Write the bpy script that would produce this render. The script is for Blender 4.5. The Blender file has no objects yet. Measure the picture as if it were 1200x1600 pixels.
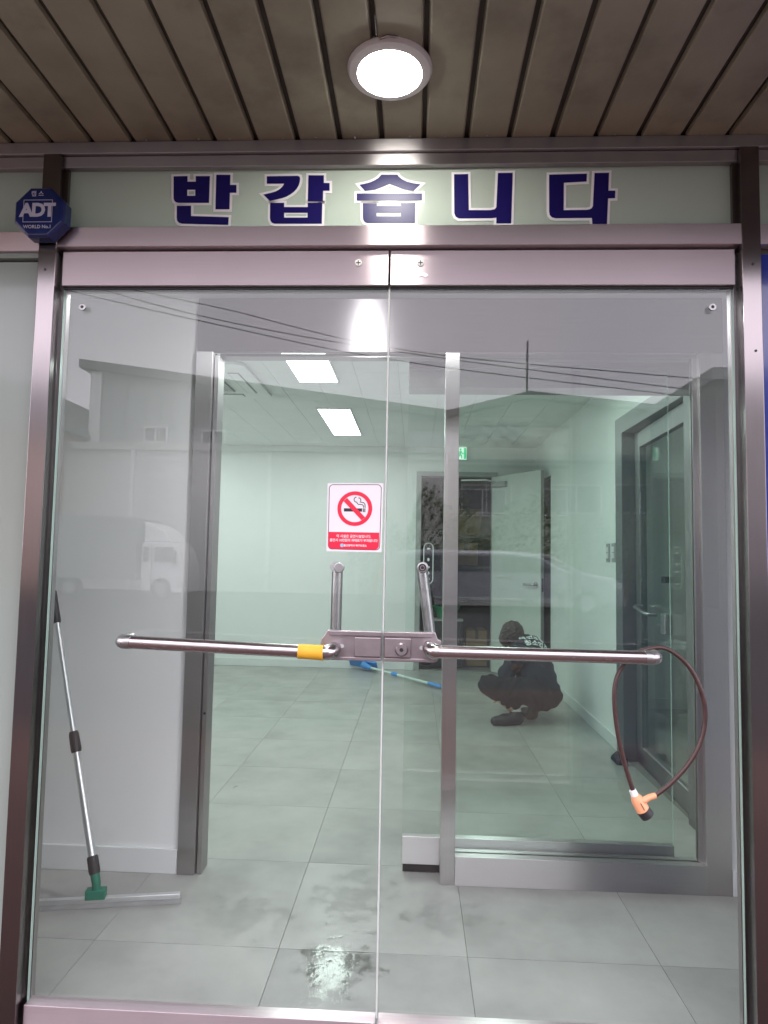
import bpy, bmesh, math, random
import numpy as np
from mathutils import Vector, Matrix
from mathutils.bvhtree import BVHTree
random.seed(7)
rad = math.radians
sc = bpy.context.scene
col = sc.collection

# ------------------------------------------------------------------ camera
CAM = Vector((0, -1.76, 1.25)); FPX = 1040.0
cr = Vector((0.99879594, 0.04570322, 0.01782923))
cu = Vector((-0.01462012, -0.06961323, 0.99746692))
cf = Vector((-0.0468286, 0.99652657, 0.06886122))
cam = bpy.data.cameras.new('camera'); camo = bpy.data.objects.new('camera', cam); col.objects.link(camo)
mw = Matrix((cr, cu, -cf)).transposed().to_4x4(); mw.translation = CAM; camo.matrix_world = mw
cam.sensor_fit = 'VERTICAL'; cam.sensor_height = 24.0; cam.lens = 24.0 * FPX / 1600.0
cam.clip_start = 0.02; cam.clip_end = 800
sc.camera = camo

# ------------------------------------------------------------------ sky, sun, exposure
W = bpy.data.worlds.new('World'); sc.world = W; W.use_nodes = True
nt = W.node_tree; nt.nodes.clear()
out = nt.nodes.new('ShaderNodeOutputWorld'); bg = nt.nodes.new('ShaderNodeBackground')
sky = nt.nodes.new('ShaderNodeTexSky'); sky.sky_type = 'NISHITA'; sky.sun_disc = False
SUN_EL, SUN_ROT = rad(58), rad(25)
sky.sun_elevation = SUN_EL; sky.sun_rotation = SUN_ROT; sky.dust_density = 3.0
hs = nt.nodes.new('ShaderNodeHueSaturation'); hs.inputs['Saturation'].default_value = 0.10
mx = nt.nodes.new('ShaderNodeMix'); mx.data_type = 'RGBA'; mx.inputs[0].default_value = 0.8
mx.inputs[7].default_value = (9.6, 8.9, 10.0, 1)                      # even overcast cloud layer
nt.links.new(sky.outputs[0], hs.inputs['Color']); nt.links.new(hs.outputs[0], mx.inputs[6])
nt.links.new(mx.outputs[2], bg.inputs[0]); bg.inputs[1].default_value = 0.12
nt.links.new(bg.outputs[0], out.inputs[0])
sl = bpy.data.lights.new('sun', 'SUN'); so = bpy.data.objects.new('sun', sl); col.objects.link(so)
sl.energy = 0.8; sl.angle = rad(25); sl.color = (1, 0.96, 0.93)
so.rotation_euler = (rad(90) - SUN_EL, 0, rad(180) - SUN_ROT); so.location = (0, 0, 30)
sc.view_settings.view_transform = 'Standard'; sc.view_settings.look = 'None'
sc.view_settings.gamma = 1.0; sc.view_settings.use_curve_mapping = False
sc.view_settings.exposure = 1.95
cy = sc.cycles
cy.use_denoising = True
try: cy.denoiser = 'OPENIMAGEDENOISE'
except Exception: pass
cy.max_bounces = 14; cy.diffuse_bounces = 5; cy.glossy_bounces = 6; cy.transmission_bounces = 6
cy.transparent_max_bounces = 32; cy.sample_clamp_indirect = 12.0
cy.caustics_reflective = False; cy.caustics_refractive = False

# ------------------------------------------------------------------ pixel helpers
def ray(px, py): return cr * (px - 600) + cu * (800 - py) + cf * FPX
def py_(px, py, y):
    d = ray(px, py); return CAM + d * ((y - CAM.y) / d.y)
def pz_(px, py, z):
    d = ray(px, py); return CAM + d * ((z - CAM.z) / d.z)
def mirror(px, py, y):                                                # thing across the street, met in the door glass
    p = py_(px, py, y); return Vector((p.x, -p.y, p.z))

# ------------------------------------------------------------------ materials
def new_mat(name):
    m = bpy.data.materials.new(name); m.use_nodes = True
    n = m.node_tree; n.nodes.clear()
    o = n.nodes.new('ShaderNodeOutputMaterial'); return m, n, o
def coords(n, scale=(1, 1, 1)):
    t = n.nodes.new('ShaderNodeTexCoord'); mp = n.nodes.new('ShaderNodeMapping')
    mp.inputs['Scale'].default_value = scale
    g = n.nodes.new('ShaderNodeNewGeometry')
    n.links.new(g.outputs['Position'], mp.inputs['Vector']); n.nodes.remove(t)
    return mp.outputs[0]
def noise(n, vec, scale, detail=4, rough=0.55):
    x = n.nodes.new('ShaderNodeTexNoise'); x.inputs['Scale'].default_value = scale
    x.inputs['Detail'].default_value = detail; x.inputs['Roughness'].default_value = rough
    n.links.new(vec, x.inputs['Vector']); return x.outputs['Fac']
def ramp(n, fac, stops):
    r = n.nodes.new('ShaderNodeValToRGB'); e = r.color_ramp.elements
    while len(e) < len(stops): e.new(0.5)
    for i, (p, c) in enumerate(stops):
        e[i].position = p; e[i].color = (c, c, c, 1) if not isinstance(c, tuple) else (*c, 1)
    n.links.new(fac, r.inputs[0]); return r.outputs[0]
def paint(name, c, rough=0.5, var=0.12, scale=6.0, metallic=0.0, bump=0.0, bscale=80, coat=0.0, stretch=(1, 1, 1), spec=0.5, rvar=0.1, dirt=None):
    m, n, o = new_mat(name); b = n.nodes.new('ShaderNodeBsdfPrincipled')
    v = coords(n, stretch); f = noise(n, v, scale)
    lo = tuple(max(0, x * (1 - var)) for x in c); hi = tuple(min(1, x * (1 + var)) for x in c)
    cc = ramp(n, f, [(0.25, lo), (0.75, hi)])
    if dirt:
        f3 = noise(n, v, dirt[1], 6, 0.65); k = ramp(n, f3, [(dirt[2], 0.0), (dirt[3], 1.0)])
        mxx = n.nodes.new('ShaderNodeMix'); mxx.data_type = 'RGBA'
        n.links.new(k, mxx.inputs[0]); n.links.new(cc, mxx.inputs[6]); mxx.inputs[7].default_value = (*dirt[0], 1)
        cc = mxx.outputs[2]
    n.links.new(cc, b.inputs['Base Color'])
    f2 = noise(n, v, scale * 2.3, 5)
    rr = n.nodes.new('ShaderNodeMapRange'); n.links.new(f2, rr.inputs[0])
    rr.inputs[3].default_value = max(0.02, rough - rvar); rr.inputs[4].default_value = min(1, rough + rvar)
    n.links.new(rr.outputs[0], b.inputs['Roughness'])
    b.inputs['Metallic'].default_value = metallic; b.inputs['Coat Weight'].default_value = coat
    b.inputs['Coat Roughness'].default_value = 0.05
    b.inputs['Specular IOR Level'].default_value = spec
    if bump:
        bp = n.nodes.new('ShaderNodeBump'); bp.inputs['Strength'].default_value = bump; bp.inputs['Distance'].default_value = 0.002
        n.links.new(noise(n, v, bscale, 4), bp.inputs['Height']); n.links.new(bp.outputs[0], b.inputs['Normal'])
    n.links.new(b.outputs[0], o.inputs[0]); return m
def brushed(name, tangent, stretch, c=(0.60, 0.555, 0.56), rough=0.42, aniso=0.92, mott=0.035):
    m, n, o = new_mat(name); b = n.nodes.new('ShaderNodeBsdfPrincipled')
    b.inputs['Metallic'].default_value = 1.0
    v = coords(n, stretch); f = noise(n, v, 9, 3)
    v2 = coords(n); f2 = noise(n, v2, 5, 5)
    a = n.nodes.new('ShaderNodeMath'); a.operation = 'ADD'; n.links.new(f, a.inputs[0]); n.links.new(f2, a.inputs[1])
    n.links.new(ramp(n, a.outputs[0], [(0.55, tuple(x * (1 - mott) for x in c)), (1.0, tuple(x * (1 + mott) for x in c)), ]), b.inputs['Base Color'])
    rr = n.nodes.new('ShaderNodeMapRange'); n.links.new(f2, rr.inputs[0]); rr.inputs[3].default_value = rough - 0.03; rr.inputs[4].default_value = rough + 0.03
    n.links.new(rr.outputs[0], b.inputs['Roughness'])
    b.inputs['Anisotropic'].default_value = aniso
    tv = n.nodes.new('ShaderNodeCombineXYZ')
    for i in range(3): tv.inputs[i].default_value = tangent[i]
    n.links.new(tv.outputs[0], b.inputs['Tangent'])
    n.links.new(b.outputs[0], o.inputs[0]); return m
def glass(name, tint, smudge=0.0, f0=0.043):
    m, n, o = new_mat(name)
    tr = n.nodes.new('ShaderNodeBsdfTransparent'); tr.inputs[0].default_value = (*tint, 1)
    gl = n.nodes.new('ShaderNodeBsdfGlossy'); gl.inputs['Roughness'].default_value = 0.0
    lw = n.nodes.new('ShaderNodeLayerWeight'); lw.inputs[0].default_value = 0.5
    p = n.nodes.new('ShaderNodeMath'); p.operation = 'POWER'; p.inputs[1].default_value = 5
    n.links.new(lw.outputs['Facing'], p.inputs[0])
    ma = n.nodes.new('ShaderNodeMath'); ma.operation = 'MULTIPLY_ADD'; ma.inputs[1].default_value = 1 - f0; ma.inputs[2].default_value = f0
    n.links.new(p.outputs[0], ma.inputs[0])
    mix = n.nodes.new('ShaderNodeMixShader'); n.links.new(ma.outputs[0], mix.inputs[0])
    n.links.new(tr.outputs[0], mix.inputs[1]); n.links.new(gl.outputs[0], mix.inputs[2])
    res = mix.outputs[0]
    if smudge:                                                       # wipe marks and dust on the pane
        d = n.nodes.new('ShaderNodeBsdfDiffuse'); d.inputs[0].default_value = (0.6, 0.6, 0.6, 1)
        v = coords(n, (1, 1, 0.55)); k = ramp(n, noise(n, v, 3.2, 7, 0.68), [(0.50, 0.0), (0.78, smudge)])
        m2 = n.nodes.new('ShaderNodeMixShader'); n.links.new(k, m2.inputs[0]); n.links.new(res, m2.inputs[1]); n.links.new(d.outputs[0], m2.inputs[2])
        res = m2.outputs[0]
    n.links.new(res, o.inputs[0]); return m
def emit(name, c, s):
    m, n, o = new_mat(name); e = n.nodes.new('ShaderNodeEmission')
    e.inputs[0].default_value = (*c, 1); e.inputs[1].default_value = s; n.links.new(e.outputs[0], o.inputs[0]); return m

M = {}
M['steel_h'] = brushed('brushed_steel_rail', (0, 1, 1), (0.6, 14, 22), c=(0.42, 0.395, 0.40), rough=0.35, aniso=0.95)
M['steel_rail'] = brushed('brushed_steel_door_rail', (0, 1, 1), (0.6, 14, 22), c=(0.62, 0.535, 0.56), rough=0.35, aniso=0.95)
M['steel_header'] = brushed('brushed_steel_header', (0, 1, 1), (0.6, 14, 22), c=(0.40, 0.37, 0.385), rough=0.46, aniso=1.0)
M['steel_v'] = brushed('brushed_steel_post', (1, 1, 0), (22, 14, 0.6), c=(0.235, 0.212, 0.215), rough=0.21, aniso=0.95)
M['steel_side'] = brushed('brushed_steel_side_door', (1, 1, 0), (22, 14, 0.6), c=(0.30, 0.30, 0.305))
M['steel_in_h'] = brushed('brushed_steel_inner_rail', (0, 1, 1), (0.6, 14, 22), c=(0.56, 0.55, 0.55), rough=0.36, aniso=0.95)
M['steel_in_v'] = brushed('brushed_steel_inner_post', (1, 1, 0), (22, 14, 0.6), c=(0.58, 0.56, 0.56), rough=0.30, aniso=0.95)
M['steel_dark'] = brushed('brushed_steel_inner', (1, 1, 0), (22, 14, 0.6), c=(0.46, 0.45, 0.45))
M['steel_lock'] = paint('satin_steel', (0.36, 0.315, 0.325), 0.42, 0.10, 30, metallic=1.0, bump=0.1, bscale=400)
M['chrome'] = paint('worn_chrome', (0.45, 0.42, 0.42), 0.22, 0.15, 40, metallic=1.0)
M['tube'] = paint('polished_tube', (0.48, 0.42, 0.43), 0.24, 0.08, 30, metallic=1.0, stretch=(0.3, 1, 6))
M['tube_v'] = paint('dull_tube', (0.42, 0.42, 0.42), 0.35, 0.08, 30, metallic=1.0)
M['glass'] = glass('door_glass', (0.972, 0.985, 0.978), 0.010)
M['glass_in'] = glass('inner_glass', (0.955, 0.985, 0.97), 0.006)
M['glass_edge'] = paint('glass_edge', (0.42, 0.56, 0.50), 0.2, 0.1)
M['panel'] = paint('pale_backed_panel', (0.28, 0.325, 0.29), 0.22, 0.05, 3, coat=0.25, rvar=0.03)
def frosted(name, c):
    m, n, o = new_mat(name); d = n.nodes.new('ShaderNodeBsdfPrincipled'); d.inputs['Base Color'].default_value = (*c, 1); d.inputs['Roughness'].default_value = 0.2
    t = n.nodes.new('ShaderNodeBsdfTranslucent'); t.inputs[0].default_value = (*c, 1)
    mx_ = n.nodes.new('ShaderNodeMixShader'); mx_.inputs[0].default_value = 0.35
    n.links.new(d.outputs[0], mx_.inputs[1]); n.links.new(t.outputs[0], mx_.inputs[2]); n.links.new(mx_.outputs[0], o.inputs[0]); return m
M['frosted'] = frosted('frosted_film_glass', (0.62, 0.69, 0.62))
M['blue_panel'] = paint('blue_backed_panel', (0.012, 0.03, 0.27), 0.15, 0.1, 3, coat=0.5)
M['plank'] = paint('soffit_aluminium', (0.365, 0.345, 0.255), 0.60, 0.14, 7, metallic=0.0, bump=0.05, dirt=((0.22, 0.20, 0.15), 4, 0.5, 0.8))
M['dark_gap'] = paint('dark_gap', (0.085, 0.080, 0.066), 0.8)
M['rubber'] = paint('black_rubber', (0.018, 0.018, 0.02), 0.55, 0.2, 40)
M['wall'] = paint('white_wall_paint', (0.80, 0.815, 0.81), 0.55, 0.02, 2.5, bump=0.012, bscale=200, dirt=((0.70, 0.72, 0.71), 2.2, 0.6, 0.8))
M['skirting'] = paint('white_skirting', (0.72, 0.74, 0.74), 0.35, 0.03, 5)
M['ceiling'] = paint('ceiling_board', (0.80, 0.81, 0.80), 0.8, 0.03, 5, bump=0.2, bscale=500)
M['joint'] = paint('ceiling_joint', (0.42, 0.42, 0.41), 0.9)
M['grout'] = paint('grout', (0.22, 0.22, 0.21), 0.9)
M['navy'] = paint('navy_vinyl', (0.010, 0.006, 0.105), 0.34, 0.05, 8, rvar=0.02, spec=0.3)
M['white_vinyl'] = paint('white_vinyl', (0.93, 0.91, 0.94), 0.5, 0.05, 8)
M['adt_blue'] = paint('blue_plastic', (0.003, 0.014, 0.11), 0.22, 0.15, 10, coat=0.4)
M['adt_blue_rim'] = paint('blue_plastic_rim', (0.008, 0.045, 0.26), 0.25, 0.15, 10, coat=0.4)
M['adt_white'] = paint('sign_print_white', (0.50, 0.49, 0.60), 0.4, 0.05)
M['sign_white'] = paint('sign_paper', (0.82, 0.77, 0.80), 0.4, 0.03)
M['sign_red'] = paint('sign_red', (0.80, 0.012, 0.055), 0.4, 0.05)
M['sign_black'] = paint('sign_black', (0.02, 0.015, 0.025), 0.4, 0.05)
M['sign_blue'] = paint('sign_blue', (0.25, 0.5, 0.65), 0.4, 0.05)
M['yellow'] = paint('yellow_foam', (0.78, 0.42, 0.03), 0.55, 0.08, 20)
M['cable'] = paint('brown_cable', (0.055, 0.026, 0.024), 0.35, 0.25, 60)
M['peach'] = paint('peach_plastic', (0.80, 0.36, 0.19), 0.4, 0.08, 30)
M['white_plastic'] = paint('white_plastic', (0.78, 0.78, 0.77), 0.4, 0.04, 12)
M['grey_plastic'] = paint('grey_plastic', (0.32, 0.33, 0.33), 0.45, 0.08, 12)
M['alu'] = paint('aluminium_pole', (0.70, 0.71, 0.72), 0.33, 0.05, 20, metallic=0.85)
M['green_plastic'] = paint('green_plastic', (0.006, 0.16, 0.10), 0.4, 0.12, 20)
M['blue_plastic'] = paint('sky_blue_plastic', (0.08, 0.30, 0.72), 0.5, 0.12, 25)
M['pale_pole'] = paint('pale_green_pole', (0.60, 0.72, 0.66), 0.4, 0.06, 20)
M['blade'] = paint('grey_rubber_blade', (0.36, 0.37, 0.37), 0.5, 0.08, 20)
M['door_white'] = paint('white_door_sheet', (0.60, 0.62, 0.60), 0.4, 0.04, 6)
M['door_edge'] = paint('grey_door_edge', (0.35, 0.36, 0.36), 0.4, 0.04, 6)
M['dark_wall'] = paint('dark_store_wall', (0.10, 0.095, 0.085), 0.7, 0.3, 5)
M['cardboard'] = paint('cardboard', (0.26, 0.17, 0.09), 0.8, 0.15, 8)
M['green_bowl'] = paint('green_bowl', (0.05, 0.26, 0.13), 0.4, 0.1, 8)
M['black_gloss'] = paint('black_gloss', (0.012, 0.012, 0.015), 0.15, 0.1, 8, coat=0.5)
M['led'] = emit('led_panel_light', (0.85, 1.0, 0.935), 4.3)
M['downlight'] = emit('downlight_diffuser', (1.0, 0.97, 0.90), 18.0)
M['downlight_in'] = emit('vestibule_downlight_diffuser', (0.98, 0.98, 1.0), 104.0)
M['exit_white'] = emit('exit_sign_white', (0.75, 1.0, 0.85), 0.33)
M['exit_green'] = emit('exit_sign_green', (0.0, 0.42, 0.16), 0.40)
M['print_glow'] = emit('white_print_added_glow', (0.85, 1.0, 0.95), 0.16)  # plain white print given an added glow so it shows in the dark room
M['jacket'] = paint('dark_jacket', (0.016, 0.018, 0.030), 0.7, 0.2, 14, bump=0.5, bscale=28, spec=0.2)
M['trousers'] = paint('dark_trousers', (0.018, 0.017, 0.020), 0.85, 0.2, 14, bump=0.5, bscale=26, spec=0.15)
M['shoe'] = paint('navy_shoe', (0.012, 0.016, 0.026), 0.45, 0.15, 30)
M['shoe_sole'] = paint('brown_sole', (0.07, 0.058, 0.045), 0.7, 0.15, 30)
M['sock'] = paint('white_sock', (0.72, 0.70, 0.70), 0.85, 0.05, 40)
M['skin'] = paint('skin', (0.46, 0.27, 0.19), 0.5, 0.08, 20)
M['hair'] = paint('dark_brown_hair', (0.034, 0.016, 0.011), 0.5, 0.4, 60, stretch=(1, 1, 3))
M['jacket_print'] = paint('jacket_print', (0.75, 0.82, 0.82), 0.6, 0.05)
# outside
M['asphalt'] = paint('asphalt', (0.034, 0.033, 0.034), 0.85, 0.2, 3, bump=0.4, bscale=150, spec=0.2)
M['clad'] = paint('grey_cladding', (0.30, 0.31, 0.315), 0.55, 0.06, 0.5, stretch=(3, 3, 0.2))
M['clad2'] = paint('green_grey_cladding', (0.24, 0.26, 0.22), 0.55, 0.06, 0.5, stretch=(3, 3, 0.2))
M['lowwall'] = paint('pale_render_wall', (0.46, 0.45, 0.44), 0.8, 0.08, 0.8)
M['brick_house'] = paint('brown_brick_wall', (0.30, 0.15, 0.075), 0.85, 0.15, 2)
M['roof_dark'] = paint('dark_roof', (0.09, 0.09, 0.095), 0.6, 0.1, 1)
M['white_trim'] = paint('white_trim', (0.68, 0.68, 0.68), 0.5, 0.05, 3)
M['win'] = paint('dark_window', (0.08, 0.085, 0.09), 0.08, 0.1, 3)
M['truck_white'] = paint('truck_white', (0.70, 0.70, 0.70), 0.3, 0.04, 4, coat=0.5)
M['truck_box'] = paint('truck_cargo_grey', (0.24, 0.25, 0.26), 0.5, 0.06, 4)
M['lamp_glass'] = paint('lamp_lens', (0.55, 0.55, 0.55), 0.1, 0.05, 8, coat=0.5)
M['tail_red'] = paint('tail_lamp_red', (0.35, 0.01, 0.01), 0.2, 0.05, 8)
M['car_silver'] = paint('car_silver', (0.20, 0.20, 0.23), 0.4, 0.04, 4, metallic=0.3, coat=0.2)
M['tyre'] = paint('tyre', (0.02, 0.02, 0.02), 0.8, 0.1)
M['leaf'] = paint('hedge_leaf', (0.055, 0.075, 0.03), 0.6, 0.4, 4)
M['letter_grey'] = paint('sign_letter_grey', (0.10, 0.11, 0.12), 0.5, 0.05)

def tile_mat():
    m, n, o = new_mat('grey_porcelain_tile'); b = n.nodes.new('ShaderNodeBsdfPrincipled')
    v = coords(n); oi = n.nodes.new('ShaderNodeObjectInfo')
    ad = n.nodes.new('ShaderNodeVectorMath'); ad.operation = 'ADD'
    sclv = n.nodes.new('ShaderNodeVectorMath'); sclv.operation = 'SCALE'; sclv.inputs['Scale'].default_value = 37.0
    cb = n.nodes.new('ShaderNodeCombineXYZ'); n.links.new(oi.outputs['Random'], cb.inputs[0]); n.links.new(oi.outputs['Random'], cb.inputs[1])
    n.links.new(cb.outputs[0], sclv.inputs[0]); n.links.new(v, ad.inputs[0]); n.links.new(sclv.outputs[0], ad.inputs[1])
    f = noise(n, ad.outputs[0], 3.2, 8, 0.62); f2 = noise(n, ad.outputs[0], 1.1, 4)
    add = n.nodes.new('ShaderNodeMath'); add.operation = 'ADD'; n.links.new(f, add.inputs[0]); n.links.new(f2, add.inputs[1])
    hf = n.nodes.new('ShaderNodeMath'); hf.operation = 'MULTIPLY'; hf.inputs[1].default_value = 0.5; n.links.new(add.outputs[0], hf.inputs[0])
    base = ramp(n, hf.outputs[0], [(0.32, (0.26, 0.262, 0.252)), (0.50, (0.365, 0.369, 0.354)), (0.68, (0.445, 0.447, 0.428))])
    fv = noise(n, ad.outputs[0], 9, 6, 0.7); kv = ramp(n, fv, [(0.52, 0.0), (0.85, 0.35)])
    mv = n.nodes.new('ShaderNodeMix'); mv.data_type = 'RGBA'; n.links.new(kv, mv.inputs[0]); n.links.new(base, mv.inputs[6]); mv.inputs[7].default_value = (0.27, 0.27, 0.258, 1)
    n.links.new(mv.outputs[2], b.inputs['Base Color'])
    # damp film left by mopping: lower roughness in irregular patches
    wet = ramp(n, noise(n, v, 4.5, 5, 0.6), [(0.38, 0.40), (0.72, 0.27)])
    n.links.new(wet, b.inputs['Roughness']); b.inputs['Specular IOR Level'].default_value = 0.5
    bp = n.nodes.new('ShaderNodeBump'); bp.inputs['Strength'].default_value = 0.15; bp.inputs['Distance'].default_value = 0.001
    n.links.new(noise(n, v, 90, 5), bp.inputs['Height']); n.links.new(bp.outputs[0], b.inputs['Normal'])
    n.links.new(b.outputs[0], o.inputs[0]); return m
M['tile'] = tile_mat()
def water_mat(name='water_film', amount=1.0):
    m, n, o = new_mat(name)
    tr0 = n.nodes.new('ShaderNodeBsdfTransparent'); tr = n.nodes.new('ShaderNodeBsdfTransparent'); tr.inputs[0].default_value = (0.955, 0.955, 0.95, 1)
    gl = n.nodes.new('ShaderNodeBsdfGlossy'); gl.inputs['Roughness'].default_value = 0.03
    fr = n.nodes.new('ShaderNodeFresnel'); fr.inputs[0].default_value = 1.40
    mix = n.nodes.new('ShaderNodeMixShader')
    bp = n.nodes.new('ShaderNodeBump'); bp.inputs['Strength'].default_value = 0.22; bp.inputs['Distance'].default_value = 0.004
    v = coords(n); n.links.new(noise(n, v, 26, 3, 0.6), bp.inputs['Height'])
    n.links.new(bp.outputs[0], gl.inputs['Normal'])
    n.links.new(fr.outputs[0], mix.inputs[0]); n.links.new(tr.outputs[0], mix.inputs[1]); n.links.new(gl.outputs[0], mix.inputs[2])
    # broken edge: the film thins out away from the middle of the puddle
    tc = n.nodes.new('ShaderNodeTexCoord'); mp = n.nodes.new('ShaderNodeMapping'); n.links.new(tc.outputs['Generated'], mp.inputs['Vector'])
    mp.inputs['Location'].default_value = (-1, -1, 0); mp.inputs['Scale'].default_value = (2, 2, 0)
    ln = n.nodes.new('ShaderNodeVectorMath'); ln.operation = 'LENGTH'; n.links.new(mp.outputs[0], ln.inputs[0])
    k = n.nodes.new('ShaderNodeMath'); k.operation = 'MULTIPLY_ADD'; k.inputs[1].default_value = 0.30; n.links.new(ln.outputs['Value'], k.inputs[0])
    n.links.new(noise(n, v, 13, 7, 0.62), k.inputs[2])
    cov = ramp(n, k.outputs[0], [(0.55, amount), (0.69, 0.0)])
    m2 = n.nodes.new('ShaderNodeMixShader'); n.links.new(cov, m2.inputs[0]); n.links.new(tr0.outputs[0], m2.inputs[1]); n.links.new(mix.outputs[0], m2.inputs[2])
    n.links.new(m2.outputs[0], o.inputs[0]); return m
M['water'] = water_mat(); M['damp'] = water_mat('damp_film', 0.38)

def paver_mat():
    m, n, o = new_mat('red_block_paving'); b = n.nodes.new('ShaderNodeBsdfPrincipled')
    v = coords(n, (1, 1, 1)); br = n.nodes.new('ShaderNodeTexBrick'); n.links.new(v, br.inputs['Vector'])
    br.inputs['Color1'].default_value = (0.115, 0.068, 0.058, 1); br.inputs['Color2'].default_value = (0.09, 0.057, 0.05, 1); br.inputs['Mortar'].default_value = (0.07, 0.06, 0.055, 1)
    br.inputs['Scale'].default_value = 1.0; br.inputs['Brick Width'].default_value = 0.2; br.inputs['Row Height'].default_value = 0.1; br.inputs['Mortar Size'].default_value = 0.004
    n.links.new(br.outputs[0], b.inputs['Base Color']); b.inputs['Roughness'].default_value = 0.85; b.inputs['Specular IOR Level'].default_value = 0.2
    n.links.new(b.outputs[0], o.inputs[0]); return m
M['paver'] = paver_mat()

# ------------------------------------------------------------------ mesh helpers
class MB:
    def __init__(s): s.v = []; s.f = []; s.mi = []; s.cur = 0
    def add(s, vs, fs):
        k = len(s.v); s.v += [tuple(v) for v in vs]
        for f in fs: s.f.append(tuple(i + k for i in f)); s.mi.append(s.cur)
        return s
    def box(s, x0, x1, y0, y1, z0, z1):
        vs = [(x, y, z) for x in (x0, x1) for y in (y0, y1) for z in (z0, z1)]
        return s.add(vs, [(0, 1, 3, 2), (4, 6, 7, 5), (0, 4, 5, 1), (2, 3, 7, 6), (0, 2, 6, 4), (1, 5, 7, 3)])
    def obox(s, c, ax, ay, az, hx, hy, hz):                           # oriented box
        c = Vector(c); ax = Vector(ax).normalized(); ay = Vector(ay).normalized(); az = Vector(az).normalized()
        vs = [c + ax * (hx * i) + ay * (hy * j) + az * (hz * k) for i in (-1, 1) for j in (-1, 1) for k in (-1, 1)]
        return s.add(vs, [(0, 1, 3, 2), (4, 6, 7, 5), (0, 4, 5, 1), (2, 3, 7, 6), (0, 2, 6, 4), (1, 5, 7, 3)])
    def tube(s, pts, r, n=16, caps=True):
        pts = [Vector(p) for p in pts]; rs = r if isinstance(r, (list, tuple)) else [r] * len(pts)
        t = (pts[1] - pts[0]).normalized(); a = t.orthogonal().normalized(); k0 = len(s.v); vs = []
        for i, p in enumerate(pts):
            tt = (pts[min(i + 1, len(pts) - 1)] - pts[max(i - 1, 0)]).normalized()
            a = (a - tt * a.dot(tt)).normalized(); b = tt.cross(a)
            for j in range(n):
                an = 2 * math.pi * j / n; vs.append(p + (a * math.cos(an) + b * math.sin(an)) * rs[i])
        fs = [(i * n + j, i * n + (j + 1) % n, (i + 1) * n + (j + 1) % n, (i + 1) * n + j) for i in range(len(pts) - 1) for j in range(n)]
        if caps: fs += [tuple(range(n - 1, -1, -1)), tuple((len(pts) - 1) * n + j for j in range(n))]
        return s.add(vs, fs)
    def cyl(s, p0, p1, r, n=24, r1=None): return s.tube([p0, p1], [r, r if r1 is None else r1], n)
    def prism(s, poly, n, d):                                         # poly: list of 3-D points, extruded along n by d
        n = Vector(n) * d; k = len(poly); a = [Vector(p) for p in poly]; b = [p + n for p in a]
        return s.add(a + b, [tuple(range(k)), tuple(range(2 * k - 1, k - 1, -1))] + [(i, i + k, (i + 1) % k + k, (i + 1) % k) for i in range(k)])
    def lathe(s, prof, c, n=48):                                      # prof (r, z)
        vs = [(c[0] + r * math.cos(2 * math.pi * j / n), c[1] + r * math.sin(2 * math.pi * j / n), c[2] + z) for r, z in prof for j in range(n)]
        fs = [(i * n + j, i * n + (j + 1) % n, (i + 1) * n + (j + 1) % n, (i + 1) * n + j) for i in range(len(prof) - 1) for j in range(n)]
        return s.add(vs, fs)
    def build(s, name, mat, parent=None, bevel=0.0, smooth=False, seg=2):
        me = bpy.data.meshes.new(name); me.from_pydata(s.v, [], s.f); me.update()
        for m in (mat if isinstance(mat, (list, tuple)) else [mat]): me.materials.append(M[m])
        if max(s.mi, default=0): me.polygons.foreach_set('material_index', s.mi)
        bm = bmesh.new(); bm.from_mesh(me); bmesh.ops.recalc_face_normals(bm, faces=bm.faces); bm.to_mesh(me); bm.free()
        ob = bpy.data.objects.new(name, me); col.objects.link(ob)
        if smooth:
            me.shade_smooth()
            md = ob.modifiers.new('edges', 'EDGE_SPLIT'); md.split_angle = rad(40)
        if bevel:
            md = ob.modifiers.new('bevel', 'BEVEL'); md.width = bevel; md.segments = seg; md.limit_method = 'ANGLE'; md.angle_limit = rad(35)
        par(ob, parent); return ob
def par(ob, parent):
    if parent:
        ob.parent = parent; ob.matrix_parent_inverse = Matrix.Translation(parent.location).inverted()
def thing(name, label, cat, loc=(0, 0, 0), group=None):
    o = bpy.data.objects.new(name, None); col.objects.link(o); o.location = loc; o.empty_display_size = 0.1
    return tag(o, label, cat, group)
def tag(o, label, cat, group=None):
    o['label'] = label; o['category'] = cat
    if group: o['group'] = group
    return o
def struct(o, label=None):
    o['kind'] = 'structure'
    if label: o['label'] = label
    return o
def B(name, mat, parent, *b, bevel=0.0):
    return MB().box(*b).build(name, mat, parent, bevel)
def poly_obj(name, loops, y, mat, parent, grow=0.0, thick=0.0006):
    """cut-out sticker standing in the plane y, from closed loops of (x, z); grow widens it all round"""
    cu_ = bpy.data.curves.new(name, 'CURVE'); cu_.dimensions = '2D'; cu_.fill_mode = 'BOTH'; cu_.extrude = thick / 2; cu_.offset = grow
    for lp in loops:
        sp = cu_.splines.new('POLY'); sp.points.add(len(lp) - 1)
        for p, (x, z) in zip(sp.points, lp): p.co = (x, z, 0, 1)
        sp.use_cyclic_u = True
    return curve_to_mesh(name, cu_, Matrix.Translation((0, y, 0)) @ Matrix.Rotation(rad(90), 4, 'X'), mat, parent)
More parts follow.
